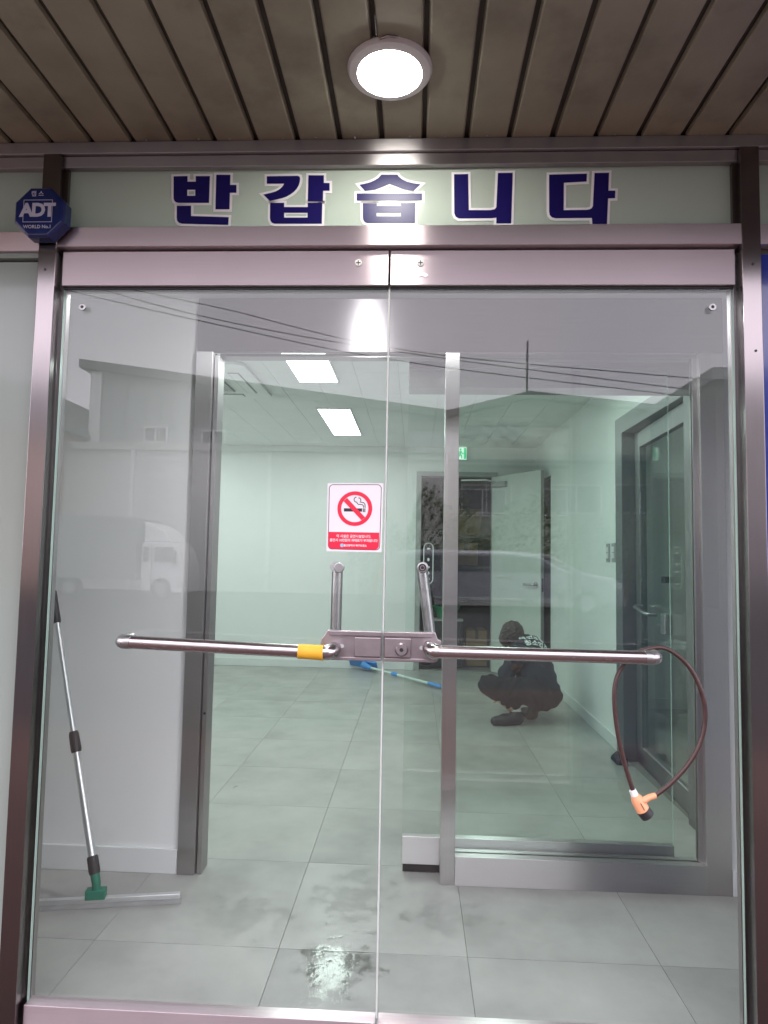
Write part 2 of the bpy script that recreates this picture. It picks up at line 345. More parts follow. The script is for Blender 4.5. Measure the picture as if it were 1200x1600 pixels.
def curve_to_mesh(name, cu_, mtx, mat, parent):
    t = bpy.data.objects.new('tmp', cu_); col.objects.link(t)
    dg = bpy.context.evaluated_depsgraph_get(); dg.update()
    me = bpy.data.meshes.new_from_object(t.evaluated_get(dg)); bpy.data.objects.remove(t)
    me.transform(mtx); me.name = name; me.materials.clear(); me.materials.append(M[mat])
    ob = bpy.data.objects.new(name, me); col.objects.link(ob); par(ob, parent); return ob
def text_obj(name, body, size, mtx, mat, parent, bold=0.0, thick=0.0004, align='CENTER', space=1.0):
    c = bpy.data.curves.new(name, 'FONT'); c.body = body; c.size = size; c.align_x = align; c.align_y = 'CENTER'
    c.offset = bold; c.extrude = thick / 2; c.space_character = space; c.resolution_u = 3
    return curve_to_mesh(name, c, mtx, mat, parent)
def upright(x, y, z): return Matrix.Translation((x, y, z)) @ Matrix.Rotation(rad(90), 4, 'X')
def pane(name, x0, x1, y0, y1, z0, z1, mat, parent):
    mb = MB().box(x0, x1, y0, y1, z0, z1)
    dims = (x1 - x0, y1 - y0, z1 - z0); ax = dims.index(min(dims))
    pairs = {0: (0, 1), 1: (2, 3), 2: (4, 5)}[ax]                     # the two broad faces of the slab
    mb.mi = [0 if i in pairs else 1 for i in range(6)]
    return mb.build(name, [mat, 'glass_edge'], parent)

# ================================================================== LARGE STRUCTURE
# ---- street
struct(B('road', 'asphalt', None, -200, 200, -300, -3.2, -0.5, -0.19))
struct(B('pavement', 'paver', None, -40, 40, -3.0, -0.06, -0.4, -0.05))
kerb = struct(MB().box(-40, 40, -3.2, -3.003, -0.45, -0.052).build('kerb', 'paver'))
# ---- floor of the shop: grout bed and single tiles
floor = struct(B('floor', 'grout', None, -3.2, 4.2, -0.055, 7.6, -0.2, -0.004))
tme = None
XS = [0.185 + 0.6 * k for k in range(-6, 2)]; YS = [0.44 + 0.604 * k for k in range(-1, 9)]
for x in XS:
    for y in YS:
        x1 = min(x + 0.6, 1.365); y0 = max(y, -0.05); y1 = min(y + 0.604, 5.83)
        t = B('tile', 'tile', floor, x + 0.0009, x1 - 0.0009, y0 + 0.0009, y1 - 0.0009, -0.05, 0.0)
for i in range(4):
    B('tile', 'tile', floor, 1.44 + i * 0.6, 2.038 + i * 0.6, 0.9, 4.2, -0.05, 0.0)

# ---- walls
wl = struct(MB().box(-3.2, -3.0, 0.97, 5.84, 0, 2.75).build('wall_left', 'wall'))
wb = MB(); DX0, DX1, DZ = 0.055, 0.885, 2.205
wb.box(-3.0, DX0, 5.84, 5.96, 0, 2.75); wb.box(DX1, 1.37, 5.84, 5.96, 0, 2.75); wb.box(DX0, DX1, 5.84, 5.96, DZ, 2.75)
wallb = struct(wb.build('wall_back', 'wall'))
SD0, SD1, SDZ = 1.46, 2.74, 2.20                                      # side door opening in the right wall
OP0, OP1 = 5.03, 5.72                                                 # dark opening at the far end of it
wr = MB()
wr.box(1.37, 1.43, -0.02, SD0, 0, 2.75); wr.box(1.37, 1.43, SD1, OP0, 0, 2.75); wr.box(1.37, 1.43, OP1, 5.96, 0, 2.75)
wr.box(1.37, 1.43, SD0, SD1, SDZ, 2.75); wr.box(1.37, 1.43, OP0, OP1, 2.12, 2.75)
wallr = struct(wr.build('wall_right', 'wall'))
wp = MB()
wp.box(-2.0, -0.912, 0.91, 0.97, 0, 2.75); wp.box(1.217, 1.37, 0.91, 0.97, 0, 2.75); wp.box(-0.912, 1.217, 0.925, 0.97, 2.312, 2.75); wp.box(-3.0, -2.0, 0.91, 0.97, 0, 2.75)
wallp = struct(wp.build('wall_partition', 'wall'))
wv = struct(MB().box(-2.1, -2.0, 0.03, 0.91, 0, 2.75).build('wall_vestibule', 'wall'))
# skirtings belong to their walls
B('skirting', 'skirting', wallp, -2.0, -0.913, 0.898, 0.91, 0, 0.095, bevel=0.003)
B('skirting', 'skirting', wallp, 1.218, 1.37, 0.898, 0.91, 0, 0.095, bevel=0.003)
B('skirting', 'skirting', wallb, -3.0, DX0 - 0.05, 5.828, 5.84, 0, 0.085, bevel=0.003)
B('skirting', 'skirting', wallr, 1.358, 1.37, SD1 + 0.02, OP0, 0, 0.085, bevel=0.003)
# ---- ceilings
ceil = struct(B('ceiling', 'joint', None, -3.0, 1.37, 0.97, 5.84, 2.538, 2.75))
cbm = None
for i in range(15):
    for j in range(9):
        x0 = 1.37 - 0.3 * (i + 1); y0 = 0.97 + 0.6 * j
        y1 = min(y0 + 0.6, 5.84)
        if y1 - y0 < 0.05: continue
        B('ceiling_board', 'ceiling', ceil, max(-3.0, x0) + 0.0012, x0 + 0.2988, y0 + 0.0012, y1 - 0.0012, 2.53, 2.545)
struct(B('vestibule_ceiling', 'ceiling', None, -2.0, 1.37, 0.03, 0.909, 2.315, 2.75))
struct(B('roof_slab', 'lowwall', None, -3.6, 4.4, 0.03, 8.0, 2.752, 3.1))
# ---- store room behind the far doorway, alcove behind the right opening, side office
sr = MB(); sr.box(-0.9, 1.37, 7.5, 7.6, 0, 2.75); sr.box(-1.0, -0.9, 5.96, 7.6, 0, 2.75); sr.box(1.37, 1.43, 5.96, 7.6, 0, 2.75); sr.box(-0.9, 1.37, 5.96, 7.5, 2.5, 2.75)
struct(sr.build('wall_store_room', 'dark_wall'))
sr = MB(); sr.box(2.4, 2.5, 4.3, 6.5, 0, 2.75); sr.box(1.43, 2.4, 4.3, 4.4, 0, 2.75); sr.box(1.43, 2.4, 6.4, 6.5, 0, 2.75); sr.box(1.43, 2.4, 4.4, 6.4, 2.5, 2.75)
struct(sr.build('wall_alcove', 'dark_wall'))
sr = MB(); sr.box(3.9, 4.0, 0.1, 4.28, 0, 2.75); sr.box(1.43, 3.9, 4.18, 4.28, 0, 2.75); sr.box(1.43, 3.9, 0.5, 0.6, 0, 2.75); sr.box(1.43, 3.9, 0.6, 4.18, 2.53, 2.75)
sw = struct(sr.build('wall_side_office', 'wall'))
B('skirting', 'skirting', sw, 1.44, 3.89, 4.168, 4.18, 0, 0.085)
# ---- outer wall above the soffit and beside the sidelights
fw = MB(); fw.box(-7, 7, 0.0, 0.028, 2.355, 4.4); fw.box(-7, -3.0, 0.0, 0.2, -0.3, 2.39); fw.box(3.0, 7, 0.0, 0.2, -0.3, 2.39)
struct(fw.build('wall_facade', 'lowwall'))

# ---- soffit planks
sof = struct(B('soffit', 'dark_gap', None, -3.0, 3.0, -0.86, -0.001, 2.402, 2.50))
pl = MB(); g = 0.0055; w2 = 0.0575
prof = [(-w2 + g, 0.012), (-w2 + g + 0.003, 0.001), (-w2 + g + 0.007, 0.0), (w2 - g - 0.007, 0.0), (w2 - g - 0.003, 0.001), (w2 - g, 0.012)]
p3 = [Vector((x, 0, z)) for x, z in prof]
pl.prism(p3, (0, 1, 0), 0.83); pme = None
for k in range(-24, 26):
    xc = -0.106 + 0.115 * (k + 0.5)
    if pme is None:
        o = pl.build('plank', 'plank', None); pme = o.data
    else:
        o = bpy.data.objects.new('plank', pme); col.objects.link(o)
    o.location = (xc, -0.85, 2.387 + random.uniform(-0.0012, 0.0012)); o.rotation_euler = (random.uniform(-0.001, 0.001), random.uniform(-0.005, 0.005), random.uniform(-0.0015, 0.0015))
    o.parent = sof
for k in range(-14, 15):
    xs_ = -0.106 + 0.115 * (k + 0.5) + random.uniform(-.02, .02)
    MB().cyl((xs_, -0.035 - random.uniform(0, .006), 2.3866), (xs_, -0.037, 2.3845), 0.0032, 10).build('rivet', 'grey_plastic', sof)
B('fascia', 'plank', sof, -3.0, 3.0, -0.90, -0.861, 2.36, 2.80, bevel=0.004)
B('edge_trim', 'steel_h', sof, -3.0, 3.0, -0.030, -0.004, 2.352, 2.386, bevel=0.002)

# ================================================================== ENTRANCE FRAME
fr = thing('entrance_frame', 'brushed stainless steel entrance frame with pale transom panel above the glass doors', 'door frame', (-0.07, 0, 0))
PL0, PL1, PR0, PR1 = -1.042, -0.993, 0.842, 0.890
for a, b in ((PL0, PL1), (PR0, PR1)):
    B('post', 'steel_v', fr, a, b, -0.035, 0.034, -0.05, 2.350, bevel=0.0015)
B('transom_rail', 'steel_rail', fr, PL1, PR0, -0.033, 0.05, 2.086, 2.141, bevel=0.0015)
B('transom_rail', 'steel_rail', fr, -3.0, PL0, -0.030, 0.05, 2.075, 2.130, bevel=0.0015)
B('transom_rail', 'steel_rail', fr, PR1, 3.0, -0.030, 0.05, 2.086, 2.141, bevel=0.0015)
B('top_trim', 'steel_h', fr, PL1, PR0, -0.020, 0.03, 2.318, 2.350, bevel=0.0015)
B('top_trim', 'steel_h', fr, -3.0, PL0, -0.020, 0.03, 2.318, 2.350, bevel=0.0015)
B('top_trim', 'steel_h', fr, PR1, 3.0, -0.020, 0.03, 2.318, 2.350, bevel=0.0015)
B('transom_panel', 'frosted', fr, PL1, PR0, 0.0, 0.006, 2.141, 2.318)
B('transom_panel', 'frosted', fr, -3.0, PL0, 0.0, 0.006, 2.130, 2.318)
B('transom_panel', 'frosted', fr, PR1, 3.0, 0.0, 0.006, 2.141, 2.318)
B('transom_bead', 'steel_v', fr, PL1 + 0.0, PL1 + 0.012, -0.012, 0.0, 2.141, 2.318)
B('transom_bead', 'steel_v', fr, PR0 - 0.012, PR0, -0.012, 0.0, 2.141, 2.318)
B('head_recess', 'dark_gap', fr, PL1, PR0, 0.052, 0.09, 2.02, 2.135)
B('jamb_lip', 'steel_dark', fr, PL1, PL1 + 0.010, 0.016, 0.034, -0.02, 2.08)
B('jamb_lip', 'steel_dark', fr, PR0 - 0.010, PR0, 0.016, 0.034, -0.02, 2.08)
B('threshold', 'steel_h', fr, PL1, PR0, -0.05, 0.06, -0.06, -0.006, bevel=0.002)
for x, z in ((-1.020, 2.02), (0.868, 2.03), (0.871, 1.80)):
    MB().cyl((x, -0.0345, z), (x, -0.0362, z), 0.0032, 16).build('screw', 'rubber', fr)
sp = thing('sidelight_panel', 'pale grey green backed glass sidelight beside the security sign', 'panel', (-2, 0, 0))
B('panel_face', 'panel', sp, -3.0, PL0, -0.004, 0.026, 0.06, 2.055)
B('panel_rail', 'steel_h', sp, -3.0, PL0, -0.03, 0.03, -0.05, 0.06, bevel=0.0015)
B('panel_head', 'panel', sp, -3.0, PL0, -0.020, 0.026, 2.060, 2.075)
sp = thing('sidelight_panel', 'deep blue backed glass sidelight to the right of the door frame', 'panel', (2, 0, 0))
B('panel_face', 'blue_panel', sp, PR1, 3.0, -0.004, 0.026, 0.06, 2.07)
B('panel_rail', 'steel_h', sp, PR1, 3.0, -0.03, 0.03, -0.05, 0.06, bevel=0.0015)
B('panel_head', 'dark_gap', sp, PR1, 3.0, -0.002, 0.026, 2.07, 2.086)

# ---- welcome lettering on the transom
def L(ox, oy, pts): return [(ox + x / 5.0, oy + y / 5.0) for x, y in pts]
A1 = (250, 250); A2 = (540, 250); A3 = (740, 250)
glyphs = [
 [[L(*A1, [(107,128),(215,126),(215,170),(280,170),(280,126),(390,126),(383,335),(145,335),(125,330),(112,318),(107,300)]), L(*A1, [(213,232),(276,232),(276,280),(213,280)])],
  [L(*A1, [(440,116),(550,116),(548,195),(597,195),(597,256),(546,256),(543,385),(434,385)])],
  [L(*A1, [(132,358),(243,358),(243,438),(537,447),(533,507),(170,497),(148,490),(136,475),(132,455)])]],
 [[L(*A1, [(835,128),(1075,124),(1090,130),(1095,145),(1092,170),(1085,195),(1070,222),(1050,245),(1022,267),(990,285),(960,296),(925,305),(858,320),(808,270),(870,256),(905,245),(930,232),(948,217),(960,203),(970,185),(835,185)])],
  [[(482,274),(506,274),(506,286),(515,286),(515,298),(505,298),(504.5,314.5),(481,314.5)]],
  [L(*A1, [(862,335),(970,335),(970,368),(1155,368),(1155,335),(1268,335),(1264,497),(895,497),(875,490),(864,474),(860,450)]), L(*A1, [(970,412),(1153,412),(1153,450),(970,450)])]],
 [[L(*A2, [(280,115),(405,115),(415,130),(440,150),(480,170),(530,182),(585,190),(530,242),(490,237),(450,228),(395,206),(343,188),(290,210),(230,232),(152,242),(108,194),(150,186),(190,175),(225,160),(255,142)])],
  [L(*A2, [(87,262),(597,262),(597,315),(87,317)])],
  [L(*A2, [(135,338),(245,338),(245,358),(432,358),(432,336),(545,336),(542,492),(170,492),(150,485),(139,470),(135,450)]), L(*A2, [(243,412),(432,412),(432,440),(243,440)])]],
 [[[(709.4,272.4),(731.4,272),(732.4,328.4),(766,328.4),(773,327),(775.5,324),(778,270.4),(801,270),(798.6,349),(775.4,349),(775.6,339.8),(768,340.8),(717,341.2),(712,338.5),(709.8,333)]]],
 [[L(*A3, [(590,115),(885,107),(882,168),(705,178),(703,392),(880,390),(905,386),(922,378),(932,360),(945,102),(1058,100),(1053,240),(1107,240),(1105,298),(1050,300),(1042,500),(928,500),(924,452),(640,455),(612,448),(595,430),(590,400)])]],
]
wlc = thing('welcome_lettering', 'navy Korean greeting in five white-edged vinyl letters on the transom panel', 'lettering', (-0.07, -0.001, 2.16))
def to_xz(lp): return [(p.x, p.z) for p in (py_(x, y, -0.002) for x, y in lp)]
def area(lp): return sum(a[0] * b[1] - b[0] * a[1] for a, b in zip(lp, lp[1:] + lp[:1])) / 2
def offset_loop(lp, d):                                               # widen a closed loop by d (outer loops counter-clockwise)
    if area(lp) < 0: lp = lp[::-1]
    n = len(lp); res = []
    for i in range(n):
        p0, p1, p2 = (Vector(lp[(i + k) % n]) for k in (-1, 0, 1))
        e1 = (p1 - p0).normalized(); e2 = (p2 - p1).normalized()
        n1 = Vector((e1.y, -e1.x)); n2 = Vector((e2.y, -e2.x)); b = n1 + n2
        b = b / max(0.35, b.length_squared / 2) if b.length > 1e-6 else n1
        res.append(tuple(p1 + b * d))
    return res
for gl in glyphs:
    base = None
    for strokes in gl:
        lps = [to_xz(l) for l in strokes]; lps = [l if area(l) > 0 else l[::-1] for l in lps]
        grown = [offset_loop(lps[0], 0.0068)] + [offset_loop(l, -0.004) for l in lps[1:]]
        mbs = poly_obj('letter' if base is None else 'letter_stroke', grown, -0.0012, 'white_vinyl', wlc)
        poly_obj('letter_face', lps, -0.0022, 'navy', mbs)
        base = base or mbs

# ---- security sign
adt = thing('security_sign', 'blue octagonal security sign with white lettering on the left post', 'sign', (-1.0, -0.1, 2.14))
ac = py_(62, 332, -0.075); AY = -0.075; R8 = 0.0690
rz = rad(-7)
def oct_(r, y, n=8): return [Vector((ac.x + r * math.cos(rad(22.5 + 45 * i)), y, ac.z + r * math.sin(rad(22.5 + 45 * i)))) for i in range(n)]
mb = MB(); rings = [(R8 - 0.006, AY - 0.004), (R8, AY + 0.002), (R8, AY + 0.034)]
vs = []; 
for r, y in rings: vs += oct_(r / math.cos(rad(22.5)), y)
mb.add(vs, [(i * 8 + j, i * 8 + (j + 1) % 8, (i + 1) * 8 + (j + 1) % 8, (i + 1) * 8 + j) for i in range(2) for j in range(8)] + [tuple(range(7, -1, -1)), tuple(range(16, 24))])
mb.build('sign_body', 'adt_blue', adt, bevel=0.002)
mbp = MB(); mbp.box(ac.x - 0.03, ac.x + 0.03, AY + 0.034, -0.036, ac.z - 0.03, ac.z + 0.03); mbp.build('bracket', 'grey_plastic', adt)
fx, fz = ac.x - 0.003, ac.z + 0.002                                   # printed field
AYF = AY - 0.0046
def stroke_rect(x0, x1, z0, z1, t): return [[(x0, z0), (x1, z0), (x1, z1), (x0, z1)], [(x0 + t, z0 + t), (x1 - t, z0 + t), (x1 - t, z1 - t), (x0 + t, z1 - t)]]
poly_obj('sign_border', stroke_rect(fx - 0.040, fx + 0.040, fz - 0.031, fz + 0.031, 0.0013), AYF, 'adt_white', adt)
text_obj('sign_text', 'ADT', 0.050, upright(fx, AYF, fz + 0.001), 'adt_white', adt, bold=0.0022, space=0.88)
text_obj('sign_text', 'WORLD No.1', 0.0128, upright(fx + 0.001, AYF, fz - 0.044), 'adt_white', adt, bold=0.0002)
text_obj('sign_text', '캡 스', 0.0165, upright(fx - 0.003, AYF, fz + 0.047), 'adt_white', adt, bold=0.0002)

# ---- downlight under the soffit
def downlight(dc, label, mat, clip=False, k=1.0):
    dl = thing('downlight', label, 'light', dc, 'round downlights')
    MB().lathe([(a_ * k, b_) for a_, b_ in [(0.072, -0.010), (0.076, -0.014), (0.094, -0.010), (0.099, -0.003), (0.099, 0.0), (0.072, 0.012)]], dc).build('rim', 'white_plastic', dl, smooth=True)
    n = 48
    MB().lathe([(0.0735 * k, -0.0105), (0.070 * k, -0.016), (0.055 * k, -0.021), (0.03 * k, -0.0245), (0.0005, -0.0255)], dc, n).build('diffuser', mat, dl, smooth=True)
    if clip:
        MB().tube([(dc[0] - 0.025, dc[1] - 0.095, dc[2] + 0.004), (dc[0] - 0.026, dc[1] - 0.11, dc[2] - 0.002), (dc[0] - 0.026, dc[1] - 0.15, dc[2] + 0.006)], 0.0016, 8).build('spring_clip', 'chrome', dl)
        MB().tube([(dc[0] - 0.02, dc[1] - 0.096, dc[2] - 0.004), (dc[0] + 0.0, dc[1] - 0.103, dc[2] - 0.003), (dc[0] + 0.02, dc[1] - 0.098, dc[2] - 0.002)], 0.0022, 8).build('spring_clip', 'chrome', dl)
downlight((-0.074, -0.285, 2.387), 'round white downlight lit under the metal plank soffit', 'downlight', True)
downlight((-0.235, 0.45, 2.314), 'round white downlight lit in the low ceiling between the two glass doors', 'downlight_in', k=0.78)

# ================================================================== GLASS DOORS
ZR0, ZR1 = 1.984, 2.080
MID = -0.0790
def door(x0, x1, label):
    d = thing('glass_door', label, 'door', ((x0 + x1) / 2, 0, 0))
    pane('glass_pane', x0, x1, 0.0, 0.012, 0.075, ZR0 + 0.02, 'glass', d)
    B('top_rail', 'steel_rail', d, x0, x1, -0.014, 0.026, ZR0, ZR1, bevel=0.0012)
    B('rail_seal', 'rubber', d, x0, x1, -0.004, 0.016, ZR0 - 0.006, ZR0)
    B('bottom_rail', 'steel_rail', d, x0, x1, -0.014, 0.026, 0.0, 0.090, bevel=0.0012)
    return d
dL = door(-0.984, MID - 0.0025, 'left frameless glass door with yellow sleeve on its push bar')
dR = door(MID + 0.0025, 0.833, 'right frameless glass door with cable lock hanging on its push bar')
for d, px in ((dL, 560), (dR, 657)):
    p = py_(px, 411, -0.014)
    s = MB().lathe([(0.0, 0.0), (0.0098, 0.0), (0.0098, 0.0012), (0.0085, 0.0024), (0.0, 0.0026)], (0, 0, 0), 24)
    s.v = [(p.x + x, -0.014 - z, p.z + y) for x, y, z in s.v]; so_ = s.build('screw', 'white_plastic', d, smooth=True)
    mb = MB(); mb.box(p.x - 0.0062, p.x + 0.0062, -0.0172, -0.0164, p.z - 0.0012, p.z + 0.0012); mb.box(p.x - 0.0012, p.x + 0.0012, -0.0173, -0.0165, p.z - 0.0062, p.z + 0.0062)
    mb.build('screw_slot', 'rubber', so_)
p = py_(659, 428, -0.015)
arc = [(p.x + 0.024 * math.cos(a), p.z - 0.019 + 0.024 * math.sin(a)) for a in [rad(140 - 10 * i) for i in range(11)]] + [(p.x + 0.012 * math.cos(a), p.z - 0.019 + 0.013 * math.sin(a)) for a in [rad(40 + 10 * i) for i in range(11)]]
poly_obj('torn_sticker', [arc], -0.0149, 'white_vinyl', dR)
for d, px in ((dL, 129), (dR, 1113)):
    p = py_(px, 480, 0.0)
    s = MB().cyl((p.x, -0.003, p.z), (p.x, -0.0002, p.z), 0.010, 24).build('glass_bolt', 'tube_v', d, bevel=0.0008)
    MB().cyl((p.x, -0.0036, p.z), (p.x, -0.0031, p.z), 0.0045, 6).build('bolt_socket', 'rubber', s)

# lock plates and bars
BY = -0.066
def bars(d, side):
    s = side
    # lock plate
    if s < 0: xa, xb = -0.236, MID - 0.003
    else: xa, xb = MID + 0.003, 0.069
    mb = MB(); zt, zb = 1.060, 0.984
    if s < 0: poly = [(xa + 0.012, zt), (xb, zt - 0.002), (xb, zb - 0.002), (xa + 0.006, zb), (xa + 0.004, zb + 0.022), (xa - 0.006, zb + 0.034), (xa - 0.004, zb + 0.052)]
    else: poly = [(xa, zt - 0.002), (xb - 0.012, zt), (xb - 0.006, zt - 0.018), (xb + 0.004, zt - 0.022), (xb + 0.004, zb + 0.022), (xb - 0.008, zb), (xa, zb - 0.002)]
    lp = mb.prism([Vector((x, -0.0145, z)) for x, z in poly], (0, 1, 0), 0.014).build('lock_plate', 'steel_lock', d, bevel=0.002)
    B('plate_ridge', 'steel_lock', lp, xa + 0.018 if s < 0 else xa, xb if s < 0 else xb - 0.02, -0.022, -0.0150, zt - 0.013, zt - 0.001, bevel=0.0015)
    B('plate_ridge', 'steel_lock', lp, xa + 0.012 if s < 0 else xa, xb if s < 0 else xb - 0.014, -0.019, -0.0150, zb - 0.001, zb + 0.008, bevel=0.0015)
    if s < 0: B('lock_cover', 'steel_lock', lp, xb - 0.070, xb - 0.002, -0.024, -0.0150, zb + 0.010, zt - 0.016, bevel=0.002)
    else: B('lock_cover', 'steel_lock', lp, xa + 0.002, xa + 0.070, -0.024, -0.0150, zb + 0.010, zt - 0.016, bevel=0.002)
    sx = -0.196 if s < 0 else 0.032
    slot = [(sx - 0.012, 1.0245), (sx + 0.012, 1.0245), (sx + 0.0155, 1.0220), (sx + 0.016, 1.019), (sx + 0.0155, 1.0165), (sx + 0.012, 1.0145), (sx - 0.012, 1.0145), (sx - 0.0155, 1.0165), (sx - 0.016, 1.0195), (sx - 0.0155, 1.0220)]
    poly_obj('slot', [slot], -0.0152, 'door_white', lp)
    if s > 0:
        c = (-0.030, 0, 1.016)
        cy_ = MB().tube([(c[0], -0.024, c[2]), (c[0], -0.034, c[2]), (c[0], -0.037, c[2])], [0.0175, 0.0165, 0.0135], 32).build('lock_cylinder', 'steel_lock', lp, smooth=True)
        MB().cyl((c[0], -0.0385, c[2]), (c[0], -0.0372, c[2]), 0.005, 16).build('keyhole', 'rubber', lp)
    # horizontal push bar
    if s < 0: x_out, x_in, zo, zi = -0.752, -0.222, 1.0235, 1.0085
    else: x_out, x_in, zo, zi = 0.602, 0.060, 1.0155, 1.0175
    n_ = 10; pts = []
    R_ = 0.02
    for i in range(n_ + 1):                                            # elbow back to the glass at the outer end
        a = rad(90 * i / n_); pts.append((x_out + s * (-R_ + R_ * math.sin(a)), BY + R_ - R_ * math.cos(a), zo))
    pts = [(x_in + (x_out - s * R_ - x_in) * t, BY, zi + (zo - zi) * t) for t in (0, 0.25, 0.5, 0.75)] + pts + [(x_out, -0.001, zo)]
    bar = MB().tube(pts, 0.0165, 24).build('push_bar', 'tube', d, smooth=True)
    MB().tube([(x_out - s * 0.030, BY, zo), (x_out - s * 0.02, BY, zo), (x_out - s * 0.008, BY + 0.004, zo), (x_out - s * 0.001, BY + 0.014, zo), (x_out, BY + 0.022, zo)], [0.0178] * 5, 24).build('bar_elbow', 'tube_v', bar, smooth=True)
    # inner knuckle into the lock plate
    MB().tube([(x_in - s * -0.004, BY, zi), (x_in - s * 0.004, BY, zi), (x_in - s * 0.014, BY + 0.010, zi + 0.003), (x_in - s * 0.019, BY + 0.028, zi + 0.006), (x_in - s * 0.019, -0.014, zi + 0.006)], [0.0185, 0.0195, 0.020, 0.018, 0.016], 24).build('bar_knuckle', 'chrome', bar, smooth=True)
    if s < 0:
        MB().tube([(x_in - 0.004, BY, zi + 0.0), (x_in - 0.008, BY, zi), (x_in - 0.068, BY, zi + 0.0018)], [0.0205, 0.0192, 0.0182], 24).build('foam_sleeve', 'yellow', bar, smooth=True)
    # upright handle tube inside the glass
    if s < 0: top, bot = (-0.200, 1.220), (-0.201, 1.045)
    else: top, bot = (0.021, 1.222), (0.044, 1.045)
    top = Vector((top[0] * 1.05, 0.058, (top[1] - 1.25) * 1.05 + 1.25)); bot = Vector((bot[0] * 1.05, 0.058, (bot[1] - 1.25) * 1.05 + 1.25))
    up = MB().tube([bot, bot.lerp(top, 0.5), top - Vector((0, 0, 0.008)), top + Vector((0, -0.008, 0.004)), top + Vector((0, -0.045, 0.006))], 0.0150, 24).build('inside_handle', 'tube_v', d, smooth=True)
    dc_ = py_(530 if s < 0 else 660, 887, -0.004)
    MB().cyl((dc_.x, -0.010, dc_.z), (dc_.x, -0.0005, dc_.z), 0.0135, 32).build('handle_boss', 'tube_v' if s < 0 else 'steel_dark', up, bevel=0.002)
    if s > 0:
        MB().lathe([(0.0095, 0), (0.0095, 0.0012), (0.0065, 0.0012), (0.0065, 0)], (0, 0, 0), 24)
        q = MB().lathe([(0.010, 0), (0.010, 0.0008), (0.0065, 0.0008), (0.0065, 0)], (0, 0, 0), 24); q.v = [(dc_.x + x, -0.0102 - z, dc_.z + y) for x, y, z in q.v]; q.build('boss_ring', 'rubber', up)
        MB().cyl((dc_.x, -0.0112, dc_.z), (dc_.x, -0.0102, dc_.z), 0.0045, 16).build('boss_socket', 'rubber', up)
bars(dL, -1); bars(dR, 1)
B('edge_seal', 'door_white', dL, MID - 0.0024, MID + 0.0022, 0.001, 0.011, 0.091, ZR0 - 0.006)

# ---- no smoking sticker
ns = thing('no_smoking_sticker', 'red and white no smoking sticker with Korean text on the left glass door', 'sticker', (-0.155, -0.001, 1.35))
c0 = py_(512, 755, 0); c1 = py_(599, 755, 0); c2 = py_(596, 863, 0); c3 = py_(510, 861, 0)
def sp_(u, v):                                                       # u 0..1 across, v 0..1 down
    a = c0.lerp(c1, u); b = c3.lerp(c2, u); q = a.lerp(b, v); return (q.x, q.z)
poly_obj('sticker_paper', [[sp_(0, 0), sp_(1, 0), sp_(1, 1), sp_(0, 1)]], -0.0006, 'sign_white', ns, thick=0.0004)
# (from the enlarged crop: u=(x-190)/(1000-190), v=(y-125)/(1135-125))
def U(x, y): return sp_((x - 190) / 815.0, (y - 125) / 1010.0)
def rr(x0, y0, x1, y1, r, corners=(1, 1, 1, 1)):
    o = []
    for k, (cx, cy2, a0) in enumerate(((x0 + r, y0 + r, 180), (x1 - r, y0 + r, 270), (x1 - r, y1 - r, 0), (x0 + r, y1 - r, 90))):
        if corners[k]: o += [(cx + r * math.cos(rad(a0 + 15 * i)), cy2 + r * math.sin(rad(a0 + 15 * i))) for i in range(7)]
        else: o.append(((x0, y0), (x1, y0), (x1, y1), (x0, y1))[k])
    return o
o1 = [U(*q) for q in rr(212, 143, 982, 1108, 62)]; o2 = [U(*q) for q in rr(221, 152, 973, 1099, 54)]
poly_obj('border_line', [o1, o2], -0.0010, 'sign_black', ns, thick=0.0002)
poly_obj('red_band', [[U(*q) for q in rr(218, 850, 966, 1100, 60, (0, 0, 1, 1))]], -0.0011, 'sign_red', ns, thick=0.0002)
cx_, cy_ = 597, 502
circ = lambda r: [U(cx_ + r * math.cos(rad(6 * i)), cy_ + r * math.sin(rad(6 * i))) for i in range(60)]
poly_obj('cigarette', [[U(437, 498), U(705, 498), U(705, 546), U(437, 546)]], -0.0010, 'sign_black', ns, thick=0.0002)
for x in (716, 738): poly_obj('cigarette', [[U(x, 498), U(x + 14, 498), U(x + 14, 552), U(x, 552)]], -0.0010, 'sign_black', ns, thick=0.0002)
def ribbon(pts, w):
    l, r = [], []
    for i, p in enumerate(pts):
        a = Vector(pts[max(i - 1, 0)]); b = Vector(pts[min(i + 1, len(pts) - 1)]); t = (b - a).normalized(); nn = Vector((-t.y, t.x)) * w / 2
        l.append(tuple(Vector(p) + nn)); r.append(tuple(Vector(p) - nn))
    return [U(*q) for q in l + r[::-1]]
for pts in ([(617, 330), (595, 340), (583, 362), (586, 388), (605, 404), (622, 405), (632, 425), (650, 440), (680, 440), (710, 445), (724, 462), (726, 488)],
            [(645, 344), (665, 345), (680, 362), (682, 388), (670, 405), (700, 408), (728, 415), (745, 440), (748, 488)]):
    poly_obj('smoke', [ribbon(pts, 12)], -0.0010, 'sign_black', ns, thick=0.0002)
poly_obj('ban_ring', [circ(256), circ(200)], -0.0013, 'sign_red', ns, thick=0.0002)
poly_obj('ban_bar', [[U(430, 392), U(480, 345), U(752, 630), U(700, 672)]], -0.0013, 'sign_red', ns, thick=0.0002)
q1 = U(590, 912); q2 = U(590, 972); q3 = U(610, 1047)
text_obj('sticker_text', '이 시설은 금연시설입니다.', 0.0085, upright(q1[0], -0.0014, q1[1]), 'sign_white', ns, bold=0.00015, thick=0.0002)
